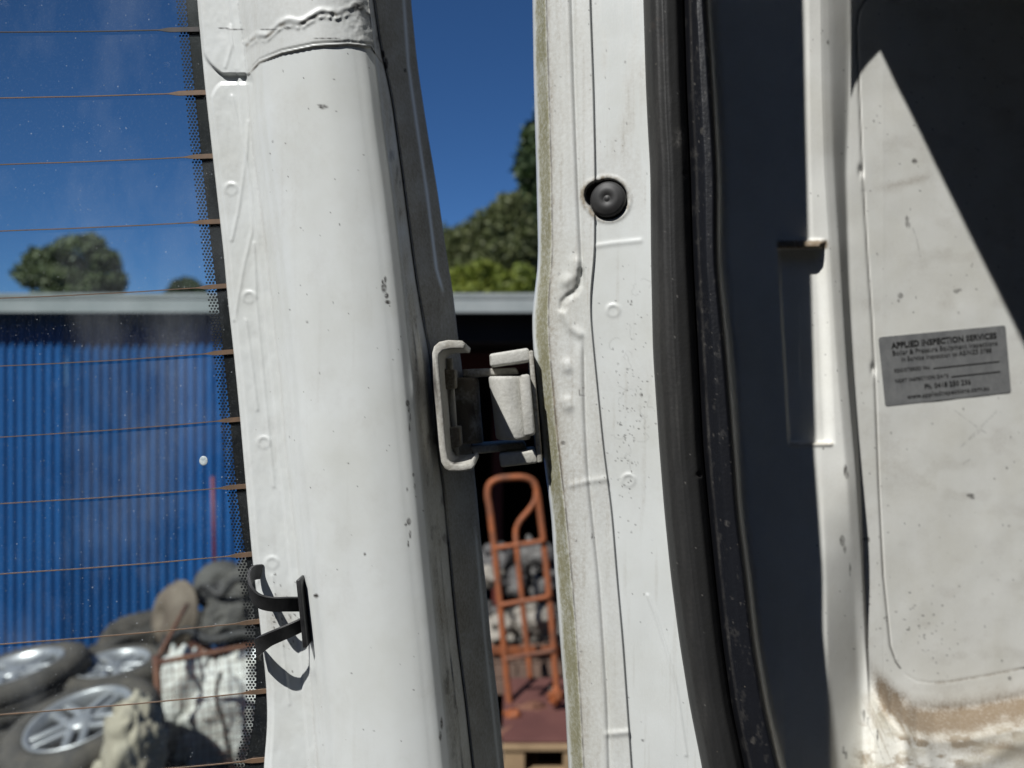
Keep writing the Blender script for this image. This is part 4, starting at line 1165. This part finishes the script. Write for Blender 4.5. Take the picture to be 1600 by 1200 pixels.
def casting(label, px, py, rpx, dep, mat, seed, squash=(1, 1, 1)):
    r = rpx / FPX * dep
    bm = bmesh.new()
    bmesh.ops.create_icosphere(bm, subdivisions=4, radius=1)
    rr = np.random.default_rng(seed)
    axes = rr.normal(size=(12, 3)); axes /= np.linalg.norm(axes, axis=1)[:, None]
    offs = .62 + .3 * rr.random(12)
    for v_ in bm.verts:                                   # cut flats, then roughen
        n = np.array(v_.co); k = 1.0
        dots = axes @ n
        m = dots > 1e-3
        k = min(1.0, float(np.min(offs[m] / dots[m])))
        v_.co = Vector(n * k) * (1 + .10 * (math.sin(9 * n[0] + seed) * math.sin(8 * n[2] + 2 * seed) * math.cos(7 * n[1])))
    for k in range(6):
        a = Vector(axes[k]); b0 = a * .5; b1 = a * (.95 + .2 * rr.random())
        tube(bm, [b0, b1], .12 + .14 * rr.random(), 10, Vector((.3, .2, .9)))
        c2 = b1 + a * .01
        tube(bm, [b1 * .99, c2 + a * .05], .08, 8, Vector((.3, .2, .9)))
    for k in range(5):                                    # cooling fins
        z = -.4 + .2 * k
        tube(bm, [Vector((-.75, -.55, z)), Vector((.75, -.55, z + .1))], .035, 6)
    p = V(px, py, dep)
    bmesh.ops.transform(bm, matrix=Matrix.Diagonal((r * squash[0], r * squash[1], r * squash[2], 1)) @ Matrix.Rotation(seed * 1.3, 4, 'Z') @ Matrix.Rotation(seed * .7, 4, 'X'), verts=bm.verts)
    bmesh.ops.translate(bm, vec=p, verts=bm.verts)
    o = bm_obj('engine_casting', bm, mat, None, True)
    return tag(o, label, 'engine part', 'scrap castings heaped behind the hand truck')
CST = [('dark oily casting at the top left of the scrap heap', 775, 872, 26, 4.5, 2), ('grey finned casting seen through the upper hand truck frame', 838, 870, 34, 4.5, 0),
       ('pale casting half hidden behind the left hand truck tube', 768, 900, 22, 4.45, 1), ('black casting in the middle of the scrap heap', 800, 905, 26, 4.5, 2),
       ('bright round casting by the lower cross bar, next to the pillar', 846, 918, 20, 4.35, 0), ('small shiny casting between the two cross bars', 806, 922, 13, 4.35, 0),
       ('large cream casting below the lower cross bar, right', 838, 972, 34, 4.35, 1), ('cream casting below the lower cross bar, left side', 782, 985, 28, 4.35, 1),
       ('mid grey casting low between the cream ones', 808, 985, 22, 4.4, 0), ('dark casting at the far right of the heap, against the pillar', 872, 900, 26, 4.5, 2),
       ('grey casting at the far right low on the crate', 876, 985, 28, 4.4, 0), ('dark casting at the left beside the door edge', 752, 960, 26, 4.5, 2)]
for i, (lb, x, y, r, e, m) in enumerate(CST):
    casting(lb, x, y, r, e, M_CAST[m], 20 + i, (1.05, .9, .95))
casting('rusty brown lump at the left foot of the hand truck', 800, 1122, 15, 3.62, M_ORANGE, 41, (1, .8, 1.1))
casting('rusty orange lump at the right foot of the hand truck', 868, 1088, 13, 3.68, M_ORANGE, 43, (1, .8, 1.1))
casting('dark rusty casting lying between the hand truck feet', 832, 1108, 20, 3.72, M_RUSTY, 44, (1.3, .8, .6))
# crate of brown board under the castings
cr = thing('crate', 'brown board crate full of scrap behind the hand truck', 'crate', (V(820, 1100, 4.2).x, 4.2, 0))
zt = float(V(0, 1012, 4.2).z)
x0, x1 = float(V(770, 0, 4.2).x), float(V(885, 0, 4.2).x)
pw = (x1 - x0) / 3
for i in range(3):
    for j in range(3):
        h = (zt - .02) / 5
        pbox('panel', (x0 + i * pw + .003, 4.2 + random.uniform(0, .008), zt - (j + 1) * h + .003), (x0 + (i + 1) * pw - .003, 4.23, zt - j * h - .003), M_CARD, cr, .004)
pbox('rim_board', (x0 - .01, 4.18, zt - .03), (x1 + .01, 4.199, zt + .012), M_ORANGE, cr, .003)
pbox('side_board', (x0 - .02, 4.2, .0), (x0 - .001, 4.75, zt), M_CARD, cr)
pbox('side_board', (x1 + .001, 4.2, .0), (x1 + .02, 4.75, zt), M_CARD, cr)
pbox('floor_board', (x0, 4.24, zt - .16), (x1, 4.75, zt - .13), M_CARD, cr)
# pallet and sheet in front
pal = thing('pallet', 'weathered wooden pallet under the red brown sheet, behind the pillar', 'pallet', (V(850, 1180, 3.5).x, 3.5, 0))
zp = float(V(0, 1166, 3.35).z)
px0, px1 = float(V(785, 0, 3.35).x), float(V(1010, 0, 3.35).x)
for k in range(6):
    yb = 3.35 + k * .13
    pbox('deck_board', (px0, yb, zp - .022), (px1, yb + .10, zp), M_WOOD, pal, .003)
for k in range(3):
    xb = px0 + .005 + k * (px1 - px0 - .1) / 2
    pbox('bearer', (xb, 3.36, zp - .115), (xb + .09, 4.1, zp - .023), M_WOOD, pal, .003)
pbox('base_board', (px0, 3.36, zp - .14), (px1, 3.46, zp - .116), M_WOOD, pal, .003)
stk = thing('block_stack', 'timber blocks supporting the pallet off the yard ground', 'timber blocks', (px0 + .3, 3.7, 0))
pbox('block', (px0 + .02, 3.40, 0), (px0 + .16, 4.05, zp - .142), M_WOOD, stk, .004)
pbox('block', (px1 - .16, 3.40, 0), (px1 - .02, 4.05, zp - .142), M_WOOD, stk, .004)
sh = pbox('steel_sheet', (px0 + .0, 3.37, zp + .003), (px1 - .02, 4.09, zp + .016), M_REDSHEET, None, .003)
tag(sh, 'flat red brown sheet lying on the wooden pallet', 'metal sheet')
bm = bmesh.new(); tube(bm, [V(785, 1150, 3.45), V(850, 1105, 3.8)], .022, 8); o = bm_obj('steel_bar', bm, M_RUSTY, None, True)
tag(o, 'dark rusty bar lying across the red brown sheet', 'metal bar')

# ------------------------------------------------------------------ yard left: wheels, cage, bags, pole
def lathe(bm, prof, n=40):
    rings = []
    for r_, z in prof:
        rings.append([bm.verts.new((max(r_, 1e-4) * math.cos(a), max(r_, 1e-4) * math.sin(a), z)) for a in np.linspace(0, 2 * math.pi, n, endpoint=False)])
    for a, b in zip(rings[:-1], rings[1:]):
        for k in range(n): bm.faces.new((a[k], b[k], b[(k + 1) % n], a[(k + 1) % n]))
    bmesh.ops.recalc_face_normals(bm, faces=bm.faces)
def wheel(label, px, py, dep, r, w, rot, rim=True, spokes=5, cat='wheel', nm='alloy_wheel', mt=None):
    p = V(px, py, dep)
    t = thing(nm, label, cat, p, 'wheels and tyres heaped by the shed')
    mtx = Matrix.Translation(p) @ rot
    def fin(name, bm, mat, par, sm=True):
        bmesh.ops.transform(bm, matrix=mtx, verts=bm.verts); return bm_obj(name, bm, mat, par, sm)
    bm = bmesh.new(); h = w / 2; ri = r * .68
    lathe(bm, [(ri, -h * .8), (ri * 1.05, -h), (r * .85, -h * 1.02), (r * .96, -h * .85), (r, -h * .55), (r * 1.0, -h * .2), (r * .985, -h * .17), (r * .985, -h * .10), (r, -h * .07), (r, h * .07), (r * .985, h * .10), (r * .985, h * .17), (r, h * .2), (r, h * .55), (r * .96, h * .85), (r * .85, h * 1.02), (ri * 1.05, h), (ri, h * .8), (ri * .99, 0), (ri, -h * .8)], 48)
    fin('tyre', bm, M_TYRE, t)
    if rim:
        bm = bmesh.new()
        lathe(bm, [(ri * .90, -h * .8), (ri * .985, -h * .85), (ri * 1.02, -h * .6), (ri * .88, -h * .2), (ri * .88, h * .4), (ri * 1.02, h * .88), (ri * .99, h * 1.0), (ri * .92, h * .92), (ri * .86, h * .45), (ri * .80, -h * .2), (ri * .90, -h * .8)], 48)
        rm = fin('rim', bm, M_ALLOY, t)
        for k in range(spokes):
            a = 2 * math.pi * k / spokes
            bm = bmesh.new()
            for sgn in (-1, 1):
                box(bm, (ri * .12, -.016 + sgn * .030, h * .45), (ri * .93, .016 + sgn * .030, h * .78), .007)
            bmesh.ops.rotate(bm, cent=(0, 0, 0), matrix=Matrix.Rotation(a, 3, 'Z'), verts=bm.verts)
            fin('spoke', bm, M_ALLOY, rm)
        bm = bmesh.new(); lathe(bm, [(0, h * .86), (ri * .2, h * .84), (ri * .26, h * .74), (ri * .27, h * .4), (0, h * .38)], 24); fin('hub_cap', bm, M_ALLOY, rm)
        bm = bmesh.new(); lathe(bm, [(0, -h * .2), (ri * .84, -h * .2), (ri * .84, -h * .25), (0, -h * .25)], 24); fin('brake_side', bm, M_DARK, rm)
    return t
RX = lambda a: Matrix.Rotation(math.radians(a), 4, 'X')
RY = lambda a: Matrix.Rotation(math.radians(a), 4, 'Y')
wheel('silver alloy wheel with tyre lying face up nearest the window bottom edge', 133, 1150, 3.35, .31, .20, RX(14) @ RY(-8))
wheel('alloy wheel lying tilted at the far left edge of the tyre heap', 25, 1072, 3.9, .34, .20, RX(4) @ RY(-10))
wheel('grey tyre with bright rim lying flat above the nearest wheel', 178, 1062, 4.0, .26, .19, RX(4) @ RY(-3))
wheel('tyre lying flat behind, partly covered by the rusty cage', 235, 1030, 4.5, .28, .19, RX(6), False, nm='old_tyre', cat='tyre')
wheel('black tyre low at the left, under the other wheels', 10, 1140, 3.7, .32, .2, RX(5), False, nm='old_tyre', cat='tyre')
wheel('black tyre at the bottom of the heap, below the flat grey tyre', 170, 1120, 4.0, .29, .2, RX(2), False, nm='old_tyre', cat='tyre')
def dome(label, px, py, dep, r, h, rot, mat):
    p = V(px, py, dep)
    bm = bmesh.new()
    lathe(bm, [(0, h * .9), (r * .25, h * .9), (r * .3, h), (r * .55, h * .92), (r * .8, h * .66), (r * .95, h * .3), (r, h * .05), (r * 1.04, 0), (r * 1.04, -h * .15), (0, -h * .15)], 40)
    bmesh.ops.transform(bm, matrix=Matrix.Translation(p) @ rot, verts=bm.verts)
    o = bm_obj('metal_drum', bm, mat, None, True); tag(o, label, 'drum')
dome('dusty brown round drum end leaning against the blue wall', 276, 962, 4.5, .19, .10, Matrix.Rotation(math.radians(-38), 4, 'Z') @ RX(78), simple('dusty_brown_steel', (.17, .14, .105), (.11, .085, .065), .75, 0, 8, .3, .004))
dome('grey round drum end on top of the pile near the cable clip', 345, 915, 4.7, .15, .07, Matrix.Rotation(math.radians(20), 4, 'Z') @ RX(60), simple('dusty_grey_steel', (.09, .088, .08), (.06, .057, .052), .75, 0, 8, .3, .004))

# rusty mesh cage with bags
cd = 3.68
cage = thing('mesh_cage', 'rusty wire mesh cage holding white bags beside the tyres', 'cage', (V(340, 1200, cd).x, cd, 0))
def cpost(px, py0, px1, py1, r, nm, e0=cd, e1=cd):
    bm = bmesh.new(); tube(bm, [V(px, py0, e0), V(px1, py1, e1)], r, 8); return bm_obj(nm, bm, M_RUSTY, cage, True)
cpost(244, 1025, 256, 1240, .017, 'corner_post')
cpost(420, 1000, 436, 1240, .017, 'corner_post')
cpost(243, 1036, 425, 1003, .013, 'top_rail')
cpost(246, 1030, 292, 945, .011, 'brace', cd, cd + .5)
bm = bmesh.new()
for k in range(14):
    y0 = 1052 + k * 14
    tube(bm, [V(247 + k * .7, y0, cd), V(428, y0 - 30, cd)], .0016, 5)
for k in range(16):
    x = 258 + k * 11
    tube(bm, [V(x, 1034 - (x - 244) * .18, cd), V(x + 8, 1240, cd)], .0016, 5)
o = bm_obj('wire_mesh', bm, M_RUSTY, cage, True); o['kind'] = 'stuff'
def bag(name, label, px, py, rx, ry, dep, mat, seed, cat='bag'):
    bm = bmesh.new(); bmesh.ops.create_icosphere(bm, subdivisions=5, radius=1)
    co = np.array([v_.co[:] for v_ in bm.verts])
    def rg(f, sd):
        a = fbm(co[:, 0] * f + co[:, 1] * f * .6 + 9, co[:, 2] * f + co[:, 1] * f * .45 + 7, sd, 2)
        b = fbm(co[:, 2] * f * .8 - co[:, 0] * f * .7 + 19, co[:, 1] * f + co[:, 0] * f * .3 + 7, sd + 3, 2)
        return np.minimum(np.abs(a - .5), np.abs(b - .5)) * 4
    k = .74 + .34 * fbm(co[:, 0] * 1.6 + 4, co[:, 2] * 1.6 + co[:, 1] + 4, seed, 2) + .24 * rg(1.3, seed) + .10 * rg(2.9, seed + 9) + .06 * rg(6.0, seed + 21)
    pw = np.sign(co) * np.abs(co) ** .9
    q = pw * k[:, None] * np.array((rx, (rx + ry) / 2 * .8, ry)) / FPX * dep
    c = V(px, py, dep)
    for v_, z in zip(bm.verts, q): v_.co = Vector(z) + c
    o = bm_obj(name, bm, mat, None, True); return tag(o, label, cat, 'bags and sheets in the yard heap')
bag('woven_bag', 'large white woven bag inside the cage, lower right', 352, 1140, 70, 100, 4.02, M_BAG, 3)
bag('woven_bag', 'white bag bulging at the cage top beside the window border', 375, 1060, 42, 36, 4.15, M_BAG, 9)
bag('woven_bag', 'white bag standing at the left inside the cage, behind the rusty post', 290, 1110, 44, 96, 4.02, M_BAG, 12)
bag('sack', 'beige sack draped beside the nearest alloy wheel', 212, 1168, 42, 78, 3.12, M_BEIGE, 15, 'sack')
bag('sack', 'small beige sack slumped at the bottom, left of the rusty post', 172, 1218, 34, 34, 3.08, M_BEIGE, 18, 'sack')
bag('tarp', 'crumpled blue tarp bundle above the cage rail', 322, 1005, 24, 22, 4.5, M_TARP, 21, 'tarp')
bag('tarp', 'thin blue tarp strip spread along the cage rail', 370, 978, 38, 9, 4.5, M_TARP, 25, 'tarp')
bag('rubble_bag', 'dull grey bag of scrap behind the blue tarp', 360, 960, 44, 34, 4.5, M_DULL, 27)
bag('rubble_bag', 'dark bag slumped at the pile top beside the cable clip', 385, 925, 34, 40, 4.6, M_DULL, 29)
bm = bmesh.new(); tube(bm, [V(332, 745, 5.0), V(338, 960, 5.0)], .012, 8); o = bm_obj('red_pole', bm, simple('red_paint', (.20, .028, .035), (.13, .022, .028), .5), None, True)
tag(o, 'thin red pole standing upright against the blue cladding', 'pole')
M_HOSE = simple('black_hose', (.02, .02, .02), (.045, .042, .04), .6, 0, 14, .2, .003)
for lb, pts, r in (('black hose looping over the top of the pile beside the clip', [(300, 935, 4.5), (320, 915, 4.45), (345, 930, 4.4), (372, 905, 4.4), (400, 935, 4.4), (395, 985, 4.3)], .018),
                   ('thin black hose trailing down the face of the white bag', [(345, 1050, 3.8), (338, 1090, 3.73), (352, 1140, 3.72), (362, 1200, 3.72)], .010),
                   ('thick dark hose lying behind the rusty cage rail', [(255, 1010, 4.2), (290, 985, 4.2), (330, 1000, 4.1), (380, 990, 4.1), (420, 1000, 4.1)], .022)):
    bm = bmesh.new(); tube(bm, catmull([V(*p) for p in pts], 8), r, 8)
    tag(bm_obj('hose', bm, M_HOSE, None, True), lb, 'hose', 'hoses on the scrap pile')
for k, (lb, px, py, dep, w, h, mt) in enumerate((('dark bent plate poking out beside the brown drum end', 318, 930, 4.55, 34, 12, M_CAST[2]), ('rusty flat plate under the blue tarp', 300, 1022, 4.15, 34, 9, M_RUSTY),
                                                ('pale bent strip beside the white bag at the cage top', 395, 1025, 4.0, 22, 8, M_ALLOY), ('dark plate standing between brown drum and tyre heap', 250, 1010, 4.4, 16, 24, M_CAST[2]))):
    bm = bmesh.new(); c = V(px, py, dep); W_, H_ = w / FPX * dep, h / FPX * dep
    rows_ = []
    for i in range(9):
        t = i / 8 - .5
        rows_.append([bm.verts.new(c + Vector((2 * W_ * t, .05 * math.sin(5 * t + k) + y_, 2 * H_ * q + .5 * H_ * math.sin(4 * t + 2 * k)))) for q, y_ in ((-.5, 0), (.5, .03), (.5, .036), (-.5, .006))])
    for a, b in zip(rows_[:-1], rows_[1:]):
        for q in range(4): bm.faces.new((a[q], a[(q + 1) % 4], b[(q + 1) % 4], b[q]))
    bm.faces.new(rows_[0][::-1]); bm.faces.new(rows_[-1]); bmesh.ops.recalc_face_normals(bm, faces=bm.faces)
    tag(bm_obj('scrap_plate', bm, mt, None, False), lb, 'scrap plate', 'loose plates on the scrap pile')
# heap base so that the pile rests on the ground
hb = bmesh.new()
bmesh.ops.create_icosphere(hb, subdivisions=4, radius=1)
for v_ in hb.verts:
    n = v_.co.copy(); k = .9 + .2 * math.sin(5 * n.x + 3 * n.y) * math.cos(4 * n.z)
    v_.co = Vector((-1.75 + n.x * 1.25 * k, 5.0 + n.y * .16 * k, max(0.0, n.z) * .42 * k - .01 * (n.z < 0)))
o = bm_obj('rubble', hb, simple('dark_rubble', (.03, .028, .025), (.08, .07, .06), .9, 0, 9, .8, .03), None, True)
tag(o, 'dark rubble mound under the wheels and bags', 'rubble', None, 'stuff')
